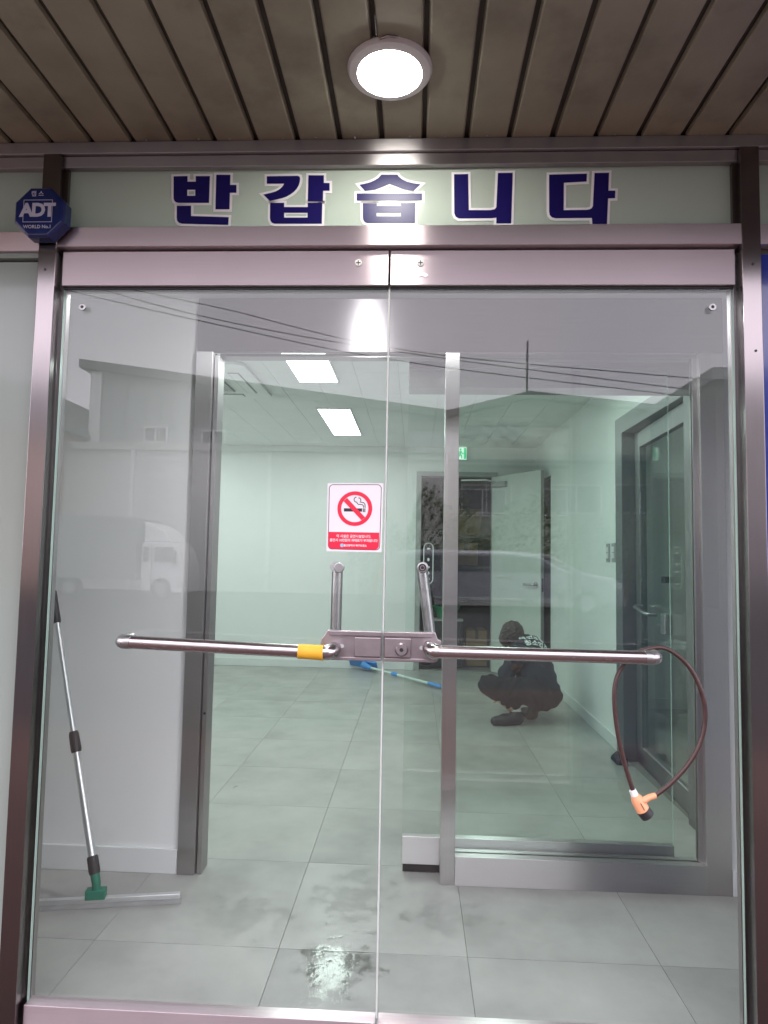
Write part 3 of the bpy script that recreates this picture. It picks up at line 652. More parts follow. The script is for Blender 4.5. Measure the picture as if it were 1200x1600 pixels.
text_obj('sticker_text', '흡연시 10만원의 과태료가 부과됩니다', 0.0085, upright(q2[0], -0.0014, q2[1]), 'sign_white', ns, bold=0.00015, thick=0.0002, space=0.93)
text_obj('sticker_text', '울산광역시 북구보건소', 0.0065, upright(q3[0] + 0.001, -0.0014, q3[1]), 'sign_white', ns, bold=0.0002, thick=0.0002)
cq = (420, 1045); poly_obj('seal', [[U(cq[0] + 27 * math.cos(rad(15 * i)), cq[1] + 27 * math.sin(rad(15 * i))) for i in range(24)]], -0.0013, 'sign_blue', ns, thick=0.0002)

# ---- cable lock hanging from the right bar
ck = thing('cable_lock', 'brown looped cable bike lock with peach head hanging from the push bar', 'lock', (0.6, -0.05, 0.63))
cpx = [(990, 1238, -.052), (978, 1200, -.052), (966, 1150, -.05), (960, 1100, -.047), (962, 1065, -.043), (973, 1040, -.036), (990, 1023, -.028), (1010, 1015, -.026), (1034, 1012, -.030), (1056, 1022, -.038), (1078, 1044, -.045), (1095, 1078, -.05), (1102, 1115, -.052), (1096, 1155, -.054), (1078, 1190, -.056), (1050, 1222, -.056), (1024, 1243, -.055)]
cp = [py_(x, y, d) for x, y, d in cpx]
def spline(P, k=6):
    o = []
    for i in range(len(P) - 1):
        p0 = P[max(i - 1, 0)]; p1 = P[i]; p2 = P[i + 1]; p3_ = P[min(i + 2, len(P) - 1)]
        for j in range(k):
            t = j / k; o.append(0.5 * ((2 * p1) + (p2 - p0) * t + (2 * p0 - 5 * p1 + 4 * p2 - p3_) * t * t + (3 * p1 - p0 - 3 * p2 + p3_) * t ** 3))
    return o + [P[-1]]
MB().tube(spline(cp), 0.0056, 14).build('cable', 'cable', ck, smooth=True)
h0, h1, h2, h3 = py_(988, 1234, -.052), py_(992, 1243, -.053), py_(1005, 1266, -.055), py_(1013, 1276, -.056)
MB().tube([h0, h1], [0.0085, 0.0095], 20).build('collar', 'white_plastic', ck, smooth=True)
MB().tube([h1, h1.lerp(h2, .3), h2], [0.011, 0.0155, 0.0165], 24).build('lock_head', 'peach', ck, smooth=True)
MB().tube([h2, h2.lerp(h3, 0.9), h3], [0.0172, 0.0172, 0.0150], 24).build('end_cap', 'rubber', ck, smooth=True)
MB().tube([py_(1004, 1252, -.06), py_(1014, 1246, -.058), py_(1024, 1243, -.055)], [0.008, 0.0075, 0.007], 16).build('cable_socket', 'peach', ck, smooth=True)
MB().obox((h1.lerp(h2, .6) + Vector((0.001, -0.0165, 0))), (h2 - h1), (0, 1, 0), (h2 - h1).cross(Vector((0, 1, 0))), 0.009, 0.0012, 0.0007).build('head_slit', 'rubber', ck)

# ================================================================== INNER PARTITION WITH SLIDING DOOR
inn = thing('sliding_door_frame', 'stainless inner door frame with fixed glass panel and header behind the entrance', 'door frame', (0.15, 0.94, 0))
B('header', 'steel_header', inn, -0.911, 1.216, 0.90, 0.9245, 2.088, 2.311, bevel=0.0015)
B('header_lip', 'steel_h', inn, -0.82, 1.216, 0.925, 0.985, 2.075, 2.0875)
B('jamb', 'steel_dark', inn, -0.911, -0.842, 0.895, 0.985, 0, 2.087, bevel=0.0015)
B('jamb_groove', 'rubber', inn, -0.8419, -0.836, 0.93, 0.985, 0, 2.087)
B('jamb', 'steel_dark', inn, -0.8359, -0.818, 0.905, 0.985, 0, 2.074, bevel=0.0015)
B('post', 'steel_in_v', inn, 0.116, 0.172, 0.900, 0.975, 0, 2.087, bevel=0.0015)
B('post', 'steel_in_v', inn, 1.122, 1.216, 0.900, 0.975, 0, 2.087, bevel=0.0015)
B('bottom_rail', 'steel_in_h', inn, 0.172, 1.122, 0.898, 0.975, 0, 0.108, bevel=0.0015)
B('glazing_bead', 'steel_dark', inn, 1.104, 1.122, 0.925, 0.955, 0.108, 2.075)
pane('fixed_pane', 0.172, 1.104, 0.934, 0.944, 0.108, 2.075, 'glass_in', inn)
B('operator_cover', 'steel_h', inn, -0.035, 1.20, 1.035, 1.16, 1.978, 2.16, bevel=0.002)
MB().cyl((-0.826, 0.9045, 0.62), (-0.826, 0.903, 0.62), 0.005, 16).build('screw_hole', 'rubber', inn)
sd = thing('sliding_glass_door', 'sliding glass door leaf pushed open behind the fixed glass panel', 'door', (0.5, 1.0, 0))
pane('glass_pane', -0.034, 1.035, 0.996, 1.006, 0.14, 2.05, 'glass_in', sd)
B('bottom_shoe', 'steel_in_h', sd, -0.034, 1.035, 0.985, 1.018, 0.035, 0.142, bevel=0.002)
B('brush_seal', 'rubber', sd, -0.030, 1.03, 0.993, 1.010, 0.004, 0.035)

# ================================================================== SIDE DOOR IN THE RIGHT WALL
sdo = thing('side_door', 'stainless framed glass side door in the right wall of the room', 'door', (1.38, 2.1, 0))
B('jamb', 'steel_side', sdo, 1.335, 1.432, 2.60, SD1, 0, SDZ, bevel=0.002)
B('jamb', 'steel_side', sdo, 1.335, 1.432, SD0, 1.60, 0, SDZ, bevel=0.002)
B('head', 'steel_side', sdo, 1.335, 1.432, 1.60, 2.60, 2.09, SDZ, bevel=0.002)
B('stile', 'steel_side', sdo, 1.375, 1.415, 2.49, 2.597, 0.01, 2.085, bevel=0.002)
B('stile', 'steel_side', sdo, 1.375, 1.415, 1.603, 1.68, 0.01, 2.085, bevel=0.002)
B('top_rail', 'steel_side', sdo, 1.375, 1.415, 1.68, 2.49, 1.98, 2.085, bevel=0.002)
B('bottom_rail', 'steel_side', sdo, 1.375, 1.415, 1.68, 2.49, 0.01, 0.115, bevel=0.002)
pane('glass_pane', 1.390, 1.400, 1.68, 2.49, 0.115, 1.98, 'glass_in', sdo)
MB().tube([(1.372, 2.44, 0.98), (1.33, 2.44, 0.98), (1.318, 2.42, 0.978), (1.318, 2.22, 0.955), (1.33, 2.18, 0.95), (1.375, 2.18, 0.95)], 0.011, 16).build('pull_handle', 'tube_v', sdo, smooth=True)
B('lock_box', 'tube_v', sdo, 1.345, 1.389, 1.95, 2.02, 0.86, 0.97, bevel=0.006)
B('latch', 'rubber', sdo, 1.355, 1.389, 1.97, 2.03, 1.14, 1.175, bevel=0.004)
hinge = Matrix.Translation((1.395, 1.603, 0)); ajar = hinge @ Matrix.Rotation(rad(-2.5), 4, 'Z') @ hinge.inverted()
for o in list(sdo.children):                                          # the leaf stands slightly ajar
    if o.name.split('.')[0] in ('stile', 'top_rail', 'bottom_rail', 'glass_pane', 'pull_handle', 'lock_box', 'latch'): o.data.transform(ajar)
# switches and a doorstop
for y in (3.02, 2.885):
    s = thing('wall_switch', 'white rocker switch plate on the right wall before the side door', 'switch', (1.37, y, 1.32), 'light switches beside the side door')
    pl_ = B('plate', 'door_edge', s, 1.361, 1.3695, y - 0.040, y + 0.040, 1.25, 1.38, bevel=0.003)
    for z in (1.275, 1.318): B('rocker', 'skirting', s, 1.357, 1.361, y - 0.022, y + 0.022, z, z + 0.038, bevel=0.002)
dm = thing('rubber_wedge', 'black rubber doorstop on the floor at the side door jamb', 'doorstop', (1.28, 2.55, 0))
MB().prism([(1.262, 2.50, 0.001), (1.333, 2.50, 0.001), (1.333, 2.50, 0.045), (1.30, 2.50, 0.052), (1.27, 2.50, 0.025)], (0, 1, 0), 0.14).build('wedge', 'rubber', dm, bevel=0.008)
MB().tube([(1.285, 2.52, 0.035), (1.29, 2.56, 0.062), (1.295, 2.60, 0.04)], 0.006, 10).build('wedge_loop', 'rubber', dm, smooth=True)

# ================================================================== FAR DOORWAY
fd = thing('doorway_frame', 'grey steel frame of the open doorway in the back wall', 'door frame', (0.47, 5.84, 0))
B('jamb', 'door_edge', fd, DX0 - 0.045, DX0 + 0.012, 5.815, 5.97, 0, DZ + 0.04, bevel=0.003)
B('jamb', 'door_edge', fd, DX1 - 0.012, DX1 + 0.045, 5.815, 5.97, 0, DZ + 0.04, bevel=0.003)
B('head', 'door_edge', fd, DX0 + 0.012, DX1 - 0.012, 5.815, 5.97, DZ - 0.012, DZ + 0.04, bevel=0.003)
B('sill', 'steel_dark', fd, DX0 + 0.012, DX1 - 0.012, 5.83, 5.96, 0.0005, 0.012)
hx, hy = DX1 - 0.005, 5.80; ang = rad(-58); ux = Vector((math.cos(ang), math.sin(ang), 0)); un = Vector((math.sin(ang), -math.cos(ang), 0))
lf = thing('steel_door', 'white steel door swung open from the dark doorway towards the right wall', 'door', (hx, hy, 0))
Ld = 0.80; hh = (DZ - 0.03) / 2
def on(u, n_, z): return Vector((hx, hy, z)) + ux * u + un * n_
MB().obox(on(Ld / 2, 0, hh + 0.01), ux, un, (0, 0, 1), Ld / 2 - 0.003, 0.020, hh).build('leaf', 'door_white', lf, bevel=0.003)
MB().obox(on(Ld + 0.0, 0, hh + 0.01), ux, un, (0, 0, 1), 0.003, 0.0205, hh).build('leaf_edge', 'door_edge', lf)
hd = MB().cyl(on(Ld - 0.07, 0.021, 1.00), on(Ld - 0.07, 0.032, 1.00), 0.032, 24).build('handle', 'chrome', lf, bevel=0.003)
MB().tube([on(Ld - 0.07, 0.032, 1.0), on(Ld - 0.07, 0.065, 1.0), on(Ld - 0.09, 0.07, 1.0), on(Ld - 0.21, 0.07, 1.0)], 0.011, 12).build('lever', 'chrome', hd, smooth=True)
MB().obox(on(Ld + 0.001, 0, 1.0), ux, un, (0, 0, 1), 0.004, 0.012, 0.07).build('latch_plate', 'chrome', lf)
dcl = MB().obox(on(0.16, 0.042, DZ - 0.12), ux, un, (0, 0, 1), 0.11, 0.022, 0.03).build('door_closer', 'grey_plastic', lf, bevel=0.006)
MB().tube([on(0.12, 0.066, DZ - 0.085), Vector((hx - 0.10, hy - 0.15, DZ - 0.07)), Vector((hx - 0.36, hy - 0.01, DZ - 0.06))], 0.009, 10).build('closer_arm', 'alu', dcl)
# store room contents
wd = thing('water_dispenser', 'black appliance with white outlined button panel inside the dark doorway', 'appliance', (0.22, 6.3, 0))
B('body', 'black_gloss', wd, 0.09, 0.42, 6.20, 6.62, 0.0, 1.60, bevel=0.02)
cpx_ = 0.165
def capsule(cx, z0, z1, r): return [(cx + r * math.cos(rad(180 * i / 12)), z1 - r + r * math.sin(rad(180 * i / 12))) for i in range(13)] + [(cx + r * math.cos(rad(180 + 180 * i / 12)), z0 + r + r * math.sin(rad(180 + 180 * i / 12))) for i in range(13)]
poly_obj('button_panel', [capsule(cpx_, 0.95, 1.44, 0.060), capsule(cpx_, 0.958, 1.432, 0.050)], 6.197, 'print_glow', wd, thick=0.003)
for i, z in enumerate((1.37, 1.24, 1.15, 1.08, 1.01)): 
    poly_obj('button_mark', [[(cpx_ + 0.014 * math.cos(rad(30 * k + 15)) * (1 if i % 2 else 1.4), z + (0.012 if i % 2 == 0 else 0.020) * math.sin(rad(30 * k + 15))) for k in range(12)]], 6.197, 'print_glow', wd, thick=0.003)
bw = thing('plastic_basin', 'green plastic basin on a crate inside the dark doorway', 'basin', (0.42, 6.12, 0.5))
MB().lathe([(0.0, 0.0), (0.10, 0.0), (0.155, 0.13), (0.165, 0.135), (0.165, 0.142), (0.150, 0.138), (0.095, 0.01), (0.0, 0.01)], (0.38, 6.08, 0.565), 32).build('bowl', 'green_bowl', bw, smooth=True)
crt = thing('storage_crate', 'dark crate carrying the green basin inside the doorway', 'crate', (0.4, 6.1, 0))
B('crate_body', 'rubber', crt, 0.20, 0.56, 5.99, 6.18, 0.013, 0.535, bevel=0.01); B('crate_rim', 'grey_plastic', crt, 0.19, 0.57, 5.985, 6.185, 0.536, 0.562, bevel=0.004)
for i, (x, z, w, h) in enumerate(((0.50, 1.55, 0.34, 0.34), (0.50, 1.16, 0.30, 0.30), (0.62, 0.0, 0.24, 0.42))):
    b = thing('cardboard_box', ('cardboard box on the upper shelf inside the doorway', 'cardboard box on the lower shelf inside the doorway', 'cardboard box on the floor beside the white door hinge')[i], 'box', (x, 6.9, z))
    yb = 6.75 if i < 2 else 6.15
    B('carton', 'cardboard', b, x, x + w, yb, yb + 0.4, z + 0.013, z + h, bevel=0.004); B('tape', 'shoe_sole', b, x + w * 0.42, x + w * 0.58, yb - 0.0015, yb + 0.40, z + h - 0.1, z + h + 0.002)
sh = thing('storage_shelf', 'dark metal shelf with cardboard boxes inside the doorway', 'shelf', (0.65, 6.9, 0))
for z in (1.15, 1.54): B('shelf_board', 'dark_wall', sh, 0.44, 1.30, 6.70, 7.2, z - 0.02, z + 0.008)
for x in (0.46, 1.28): B('upright', 'dark_wall', sh, x - 0.02, x + 0.02, 6.72, 6.76, 0, 2.0)
# ---- exit sign
ex = thing('exit_sign', 'small lit green and white exit sign above the far doorway', 'sign', (0.515, 5.83, 2.47))
e0 = py_(713, 699, 5.80); e1 = py_(729, 718, 5.80)
B('housing', 'white_plastic', ex, e0.x - 0.006, e1.x + 0.006, 5.802, 5.84, e1.z - 0.006, e0.z + 0.006, bevel=0.003)
B('face', 'exit_white', ex, e0.x, e1.x, 5.7995, 5.802, e1.z, e0.z)
ew = e1.x - e0.x; eh = e0.z - e1.z
def E_(u, v): return (e0.x + u * ew, e0.z - v * eh)
poly_obj('pictogram', [[E_(.74, .05), E_(.98, .05), E_(.98, .95), E_(.74, .95)]], 5.7985, 'exit_green', ex)
poly_obj('pictogram', [[E_(.42 + .09 * math.cos(rad(30 * k)), .18 + .09 * math.sin(rad(30 * k))) for k in range(12)]], 5.7985, 'exit_green', ex)
for pts in ([(.42, .28), (.30, .55), (.44, .60), (.55, .32)], [(.30, .52), (.16, .80), (.05, .82), (.06, .90), (.22, .90), (.42, .58)], [(.36, .52), (.56, .66), (.60, .92), (.50, .92), (.46, .72), (.32, .60)], [(.50, .32), (.64, .48), (.74, .46), (.74, .54), (.60, .56), (.46, .42)], [(.44, .30), (.24, .36), (.14, .52), (.20, .56), (.30, .44), (.42, .42)]):
    poly_obj('pictogram', [[E_(*q) for q in pts]], 5.7984 - random.uniform(0.0002, 0.001), 'exit_green', ex)

# ---- ceiling lights and air conditioner
def led(x, y0, y1, label, z=2.53, w=0.30):
    t = thing('ceiling_light', label, 'light', (x, (y0 + y1) / 2, z), 'flat ceiling light panels')
    mb = MB(); f_ = 0.012
    mb.box(x - w / 2, x + w / 2, y0, y0 + f_, z - 0.012, z - 0.0005); mb.box(x - w / 2, x + w / 2, y1 - f_, y1, z - 0.012, z - 0.0005)
    mb.box(x - w / 2, x - w / 2 + f_, y0 + f_, y1 - f_, z - 0.012, z - 0.0005); mb.box(x + w / 2 - f_, x + w / 2, y0 + f_, y1 - f_, z - 0.012, z - 0.0005)
    mb.build('frame', 'white_plastic', t)
    MB().add([(x - w / 2 + f_, y0 + f_, z - 0.009), (x + w / 2 - f_, y0 + f_, z - 0.009), (x + w / 2 - f_, y1 - f_, z - 0.009), (x - w / 2 + f_, y1 - f_, z - 0.009)], [(0, 1, 2, 3)]).build('diffuser', 'led', t)
led(-0.715, 1.80, 3.00, 'flat lit ceiling panel just behind the header of the inner frame')
led(-0.715, 3.86, 5.08, 'flat lit ceiling panel in front of the back wall')
for x in (-2.45,):
    for y in (1.8, 3.86): led(x, y, y + 1.2, ('flat added lit ceiling panel, unseen beside the cassette air conditioner', 'flat added lit ceiling panel, unseen in the far left corner of the room')[y > 3])  # unseen panels along the left wall, added to light the room
led(3.3, 2.9, 3.5, 'small flat added ceiling panel lighting the side office')  # added lamp: gives the office behind the side door some light
led(0.55, 1.55, 2.75, 'flat added lit ceiling panel, unseen above the sliding glass door')  # out of sight behind the header, added to brighten the right half
acu = thing('ceiling_air_conditioner', 'white square cassette air conditioner in the ceiling', 'air conditioner', (-1.62, 2.98, 2.53))
ax0, ax1, ay0, ay1 = -2.10, -1.15, 2.5, 3.45
mb = MB(); rrp = rr(ax0, ay0, ax1, ay1, 0.07)
mb.prism([Vector((x, y, 2.505)) for x, y in rrp], (0, 0, 1), 0.0245).build('panel', 'white_plastic', acu, bevel=0.006)
mb = MB()
B('intake_grille', 'grey_plastic', acu, ax0 + 0.24, ax1 - 0.24, ay0 + 0.24, ay1 - 0.24, 2.499, 2.5045)
for i in range(12): 
    x = ax0 + 0.25 + i * 0.0385; B('grille_bar', 'white_plastic', acu, x, x + 0.012, ay0 + 0.24, ay1 - 0.24, 2.493, 2.4985)
for i in range(12):
    y = ay0 + 0.25 + i * 0.0385; B('grille_bar', 'white_plastic', acu, ax0 + 0.24, ax1 - 0.24, y, y + 0.012, 2.4875, 2.4925)
for (a, b, c_, d_) in ((ax0 + .2, ax1 - .2, ay0 + .08, ay0 + .16), (ax0 + .2, ax1 - .2, ay1 - .16, ay1 - .08), (ax0 + .08, ax0 + .16, ay0 + .2, ay1 - .2), (ax1 - .16, ax1 - .08, ay0 + .2, ay1 - .2)):
    B('louvre', 'grey_plastic', acu, a, b, c_, d_, 2.5035, 2.5048); B('louvre_vane', 'white_plastic', acu, a + .008, b - .008, c_ + .008, d_ - .008, 2.497, 2.5030, bevel=0.002)

# ================================================================== CLEANING TOOLS AND WATER
sq = thing('floor_squeegee', 'long floor squeegee with aluminium pole and green joint leaning on the white wall', 'squeegee', (-1.11, 0.62, 0))
J = Vector((-1.108, 0.632, 0.085)); T = py_(82, 925, 0.872); dirp = (T - J).normalized()
q = lambda t: J + dirp * t
MB().tube([q(0.07), q(0.50)], 0.0135, 20).build('lower_pole', 'alu', sq, smooth=True)
TL = (T - J).length
MB().tube([q(0.48), q(TL - 0.10)], 0.0105, 20).build('upper_pole', 'alu', sq, smooth=True)
MB().tube([q(0.455), q(0.465), q(0.52), q(0.532)], [0.0165, 0.019, 0.018, 0.0145], 20).build('lock_ring', 'rubber', sq, smooth=True)
MB().tube([q(TL - 0.13), q(TL - 0.12), q(TL), q(TL + 0.012)], [0.013, 0.0155, 0.0155, 0.010], 20).build('grip', 'rubber', sq, smooth=True)
MB().tube([q(0.03), q(0.04), q(0.085), q(0.09)], [0.0175, 0.0195, 0.019, 0.016], 20).build('pole_clamp', 'rubber', sq, smooth=True)
b0 = Vector((-1.36, 0.585, 0.03)); b1 = Vector((-0.825, 0.690, 0.03)); bx = (b1 - b0).normalized(); by = Vector((-bx.y, bx.x, 0)); bc = (b0 + b1) / 2
jb = bc + bx * ((J - bc).dot(bx)); 
MB().tube([q(0.04), q(0.0), jb + Vector((0, 0, 0.022))], [0.0165, 0.0150, 0.0145], 16).build('joint', 'green_plastic', sq, smooth=True)
MB().obox(jb + Vector((0, 0, 0.018)), bx, by, (0, 0, 1), 0.034, 0.017, 0.017).build('joint_clamp', 'green_plastic', sq, bevel=0.004)
MB().obox(bc + Vector((0, 0, -0.003)), bx, by, (0, 0, 1), (b1 - b0).length / 2, 0.010, 0.009).build('blade_holder', 'alu', sq, bevel=0.002)
MB().obox(bc + Vector((0, 0, -0.0205)) - by * 0.002, bx, by, (0, 0, 1), (b1 - b0).length / 2 + 0.004, 0.005, 0.0088).build('rubber_blade', 'blade', sq)

mp = thing('flat_mop', 'blue flat mop with pale pole lying on the floor by the back wall', 'mop', (-0.3, 5.5, 0))
m0 = Vector((-0.50, 5.68, 0.045)); m1 = pz_(690, 1073, 0.03); md = (m1 - m0).normalized()
MB().obox((-0.555, 5.74, 0.075), (1, -0.22, -0.14), (0.1, 0.6, -0.75), (0.1, 0.75, 0.62), 0.165, 0.062, 0.016).build('mop_head', 'blue_plastic', mp, bevel=0.012)
MB().tube([m0 + Vector((-0.06, 0.02, 0.03)), m0 + Vector((-0.02, 0, 0.008)), m0 + md * 0.07], [0.04, 0.034, 0.018], 16).build('swivel', 'blue_plastic', mp, smooth=True)
Lm = (m1 - m0).length
MB().tube([m0 + md * 0.05, m0 + md * (Lm * 0.86)], 0.0135, 14).build('pole', 'pale_pole', mp, smooth=True)
MB().tube([m0 + md * (Lm * .36), m0 + md * (Lm * .37), m0 + md * (Lm * .43), m0 + md * (Lm * .44)], [.015, .021, .021, .015], 14).build('lock_ring', 'blue_plastic', mp, smooth=True)
MB().tube([m0 + md * (Lm * .84), m0 + md * (Lm * .85), m0 + md * Lm], [.015, .019, .018], 14).build('grip', 'blue_plastic', mp, smooth=True)

def puddle(c, rx, ry, rot, label, mat='damp'):
    me = bpy.data.meshes.new('puddle'); n = 40; ca_, sa_ = math.cos(rot), math.sin(rot)
    me.from_pydata([(c[0] + ca_ * rx * math.cos(2 * math.pi * i / n) - sa_ * ry * math.sin(2 * math.pi * i / n), c[1] + sa_ * rx * math.cos(2 * math.pi * i / n) + ca_ * ry * math.sin(2 * math.pi * i / n), 0.0012) for i in range(n)], [], [tuple(range(n))])
    me.materials.append(M[mat]); o = bpy.data.objects.new('puddle', me); col.objects.link(o); return tag(o, label, 'puddle')
def fp(px, py): p = pz_(px, py, 0); return (p.x, p.y)
puddle(fp(520, 1510), 0.20, 0.25, 0, 'bright wet puddle on the tiles just inside the left glass door', 'water')
puddle(fp(555, 1400), 0.20, 0.36, 0.25, 'thin wet film trailing from the puddle towards the inner opening')
puddle(fp(375, 1435), 0.26, 0.22, 0, 'faint damp film on the tile near the floor squeegee')
puddle(fp(700, 1430), 0.22, 0.20, 0.1, 'faint damp film on the tile in front of the sliding door shoe')

# ================================================================== CLEANER (PERSON)
def smin(a, b, k):
    h = np.clip(0.5 + 0.5 * (b - a) / k, 0, 1); return b * (1 - h) + a * h - k * h * (1 - h)
def cone(P, a, b, ra, rb):
    a = np.array(a); b = np.array(b); ab = b - a; t = np.clip(((P - a) @ ab) / (ab @ ab), 0, 1)
    return np.linalg.norm(P - (a + t[..., None] * ab), axis=-1) - (ra + (rb - ra) * t)
def ell(P, c, r, Rm=None):
    d = P - np.array(c)
    if Rm is not None: d = d @ np.array(Rm)
    r = np.array(r); k0 = np.linalg.norm(d / r, axis=-1); k1 = np.linalg.norm(d / (r * r), axis=-1) + 1e-9
    return k0 * (k0 - 1) / k1
def surface(prims, lo, hi, h, k, warp=None):
    xs = [np.arange(lo[i], hi[i] + h, h) for i in range(3)]
    P = np.stack(np.meshgrid(*xs, indexing='ij'), -1); D = None
    for pr in prims:
        kk = pr[-1] if isinstance(pr[-1], float) and pr[0] == 'k' else k
        f = cone(P, *pr[1]) if pr[0] == 'c' else ell(P, *pr[1])
        D = f if D is None else smin(D, f, k)
    if warp is not None: D = D + warp(P)
    s = D < 0; nx, ny, nz = D.shape; idx = -np.ones((nx - 1, ny - 1, nz - 1), int)
    cnt = sum(s[i:nx - 1 + i, j:ny - 1 + j, l:nz - 1 + l].astype(int) for i in (0, 1) for j in (0, 1) for l in (0, 1))
    act = np.argwhere((cnt > 0) & (cnt < 8)); idx[tuple(act.T)] = np.arange(len(act)); vs = []
    acc = np.zeros((len(act), 3)); num = np.zeros(len(act))
    cor = [(i, j, l) for i in (0, 1) for j in (0, 1) for l in (0, 1)]
    for a in range(8):
        for b in range(a + 1, 8):
            if sum(abs(cor[a][q] - cor[b][q]) for q in range(3)) != 1: continue
            pa = act + cor[a]; pb = act + cor[b]; da = D[tuple(pa.T)]; db = D[tuple(pb.T)]
            m = (da < 0) != (db < 0); t = np.where(m, da / np.where(m, da - db, 1), 0)
            acc += np.where(m[:, None], pa + t[:, None] * (pb - pa), 0); num += m
    vs = np.array(lo) + acc / num[:, None] * h; fs = []
    for ax in range(3):
        sl0 = [slice(None)] * 3; sl1 = [slice(None)] * 3; sl0[ax] = slice(0, -1); sl1[ax] = slice(1, None)
        ed = np.argwhere(s[tuple(sl0)] != s[tuple(sl1)]); u, w = [(1, 2), (0, 2), (0, 1)][ax]
        for e in ed:
            if e[u] < 1 or e[w] < 1 or e[u] >= idx.shape[u] or e[w] >= idx.shape[w] or e[ax] >= idx.shape[ax]: continue
            qd = []
            for du, dw in ((-1, -1), (0, -1), (0, 0), (-1, 0)):
                c = list(e); c[u] += du; c[w] += dw; qd.append(idx[tuple(c)])
            if min(qd) >= 0: fs.append(tuple(int(i) for i in qd))
    return vs, fs
def sdf_obj(name, prims, lo, hi, h, k, mat, parent, warp=None):
    v, f = surface(prims, lo, hi, h, k, warp); mb = MB(); mb.add([tuple(x) for x in v], f)
    return mb.build(name, mat, parent, smooth=False) if False else _sm(mb.build(name, mat, parent))
def _sm(o): o.data.shade_smooth(); return o
per = thing('person', 'cleaner in dark jacket and trousers squatting with back turned on the tiled floor', 'person', (0.82, 3.56, 0))
LO, HI = (0.35, 3.05, -0.02), (1.34, 4.15, 0.86)
pel = (1.00, 3.56, 0.245); wst = (0.965, 3.60, 0.36); che = (0.915, 3.66, 0.510); nck = (0.835, 3.70, 0.605); hed = (0.785, 3.70, 0.645)
lhip = (0.965, 3.475, 0.235); lkn = (0.575, 3.42, 0.300); lan = (0.785, 3.46, 0.105)
rhip = (1.015, 3.655, 0.225); rkn = (0.70, 3.86, 0.20); ran = (0.955, 3.655, 0.125)
lsh = (0.825, 3.535, 0.530); lel = (0.725, 3.53, 0.36); lwr = (0.80, 3.75, 0.215)
rsh = (0.955, 3.82, 0.560); rel = (0.83, 3.95, 0.36); rwr = (0.76, 3.93, 0.19)
body = [('c', (pel, wst, .11, .105)), ('c', (wst, che, .105, .115)), ('c', (che, nck, .10, .05)), ('c', (nck, hed, .048, .05)), ('e', (hed, (.078, .072, .092))),
        ('c', (lhip, lkn, .085, .055)), ('c', (lkn, lan, .052, .036)), ('c', (rhip, rkn, .085, .055)), ('c', (rkn, ran, .052, .036)),
        ('c', (che, lsh, .08, .055)), ('c', (lsh, lel, .046, .036)), ('c', (lel, lwr, .036, .026)), ('c', (che, rsh, .08, .055)), ('c', (rsh, rel, .046, .036)), ('c', (rel, rwr, .036, .026)),
        ('e', (tuple(np.array(lwr) + (-.025, .02, -.045)), (.034, .032, .045))), ('e', (tuple(np.array(rwr) + (-.025, -.005, -.045)), (.034, .032, .045)))]
for base, sgn in ((np.array(lwr) + (-.03, .02, -.075), 1), (np.array(rwr) + (-.03, -.005, -.075), -1)):
    for i, (dx, dy, ln) in enumerate(((-.018, -.024, .048), (-.022, -.008, .056), (-.022, .008, .054), (-.016, .022, .044))):
        a = base + (dx * .4, dy, 0); b = a + (dx, 0, -ln * .55); c_ = b + (dx * .9, 0, -ln * .35)
        body += [('c', (tuple(a), tuple(b), .009, .008)), ('c', (tuple(b), tuple(c_), .008, .007))]
    a = base + (.02, -.02 * sgn, .03); body += [('c', (tuple(a), tuple(a + (.012, -.02 * sgn, -.045)), .010, .008))]
nose = np.array(hed) + (-.075, .015, -.035); body += [('c', (tuple(np.array(hed) + (-.06, .012, .0)), tuple(nose), .010, .014)), ('e', (tuple(np.array(hed) + (.005, -.072, -.005)), (.016, .010, .024))), ('e', (tuple(np.array(hed) + (.0, .074, -.005)), (.016, .010, .024)))]
sdf_obj('body', body, LO, HI, 0.0105, 0.012, 'skin', per)
wr_ = lambda P: 0.0045 * np.sin(P[..., 2] * 62 + 9 * np.sin(P[..., 0] * 13) + P[..., 1] * 21) + 0.0035 * np.sin(P[..., 0] * 74 + P[..., 2] * 33 + 4 * np.sin(P[..., 1] * 17))
jk = [('c', ((0.995, 3.565, 0.235), wst, .150, .142)), ('c', (wst, che, .142, .145)), ('e', ((0.920, 3.675, 0.530), (.135, .165, .105))), ('c', (che, (0.835, 3.698, 0.592), .115, .072)),
      ('c', (che, lsh, .10, .076)), ('c', (lsh, lel, .072, .058)), ('c', (lel, lwr, .058, .042)), ('c', (che, rsh, .10, .076)), ('c', (rsh, rel, .072, .058)), ('c', (rel, rwr, .058, .042))]
jacket = sdf_obj('jacket', jk, LO, HI, 0.0125, 0.03, 'jacket', per, wr_)
tr_ = [('e', ((1.005, 3.56, 0.21), (.155, .165, .118))), ('c', (lhip, lkn, .112, .074)), ('c', (lkn, (lan[0] - .012, lan[1] - .002, lan[2] + .045), .070, .052)), ('c', (rhip, rkn, .112, .075)), ('c', (rkn, (ran[0] - .012, ran[1], ran[2] + .045), .07, .050))]
sdf_obj('trousers', tr_, LO, HI, 0.0125, 0.025, 'trousers', per, wr_)
sdf_obj('sock', [('c', ((lan[0] - .008, lan[1], lan[2] + .02), (0.80, 3.455, 0.075), .044, .040))], (0.7, 3.3, 0), (0.9, 3.6, .2), 0.009, 0.01, 'sock', per)
sdf_obj('sock', [('c', ((ran[0] - .008, ran[1], ran[2] + .02), (0.965, 3.64, 0.10), .043, .040))], (0.85, 3.5, 0), (1.1, 3.8, .22), 0.009, 0.01, 'sock', per)
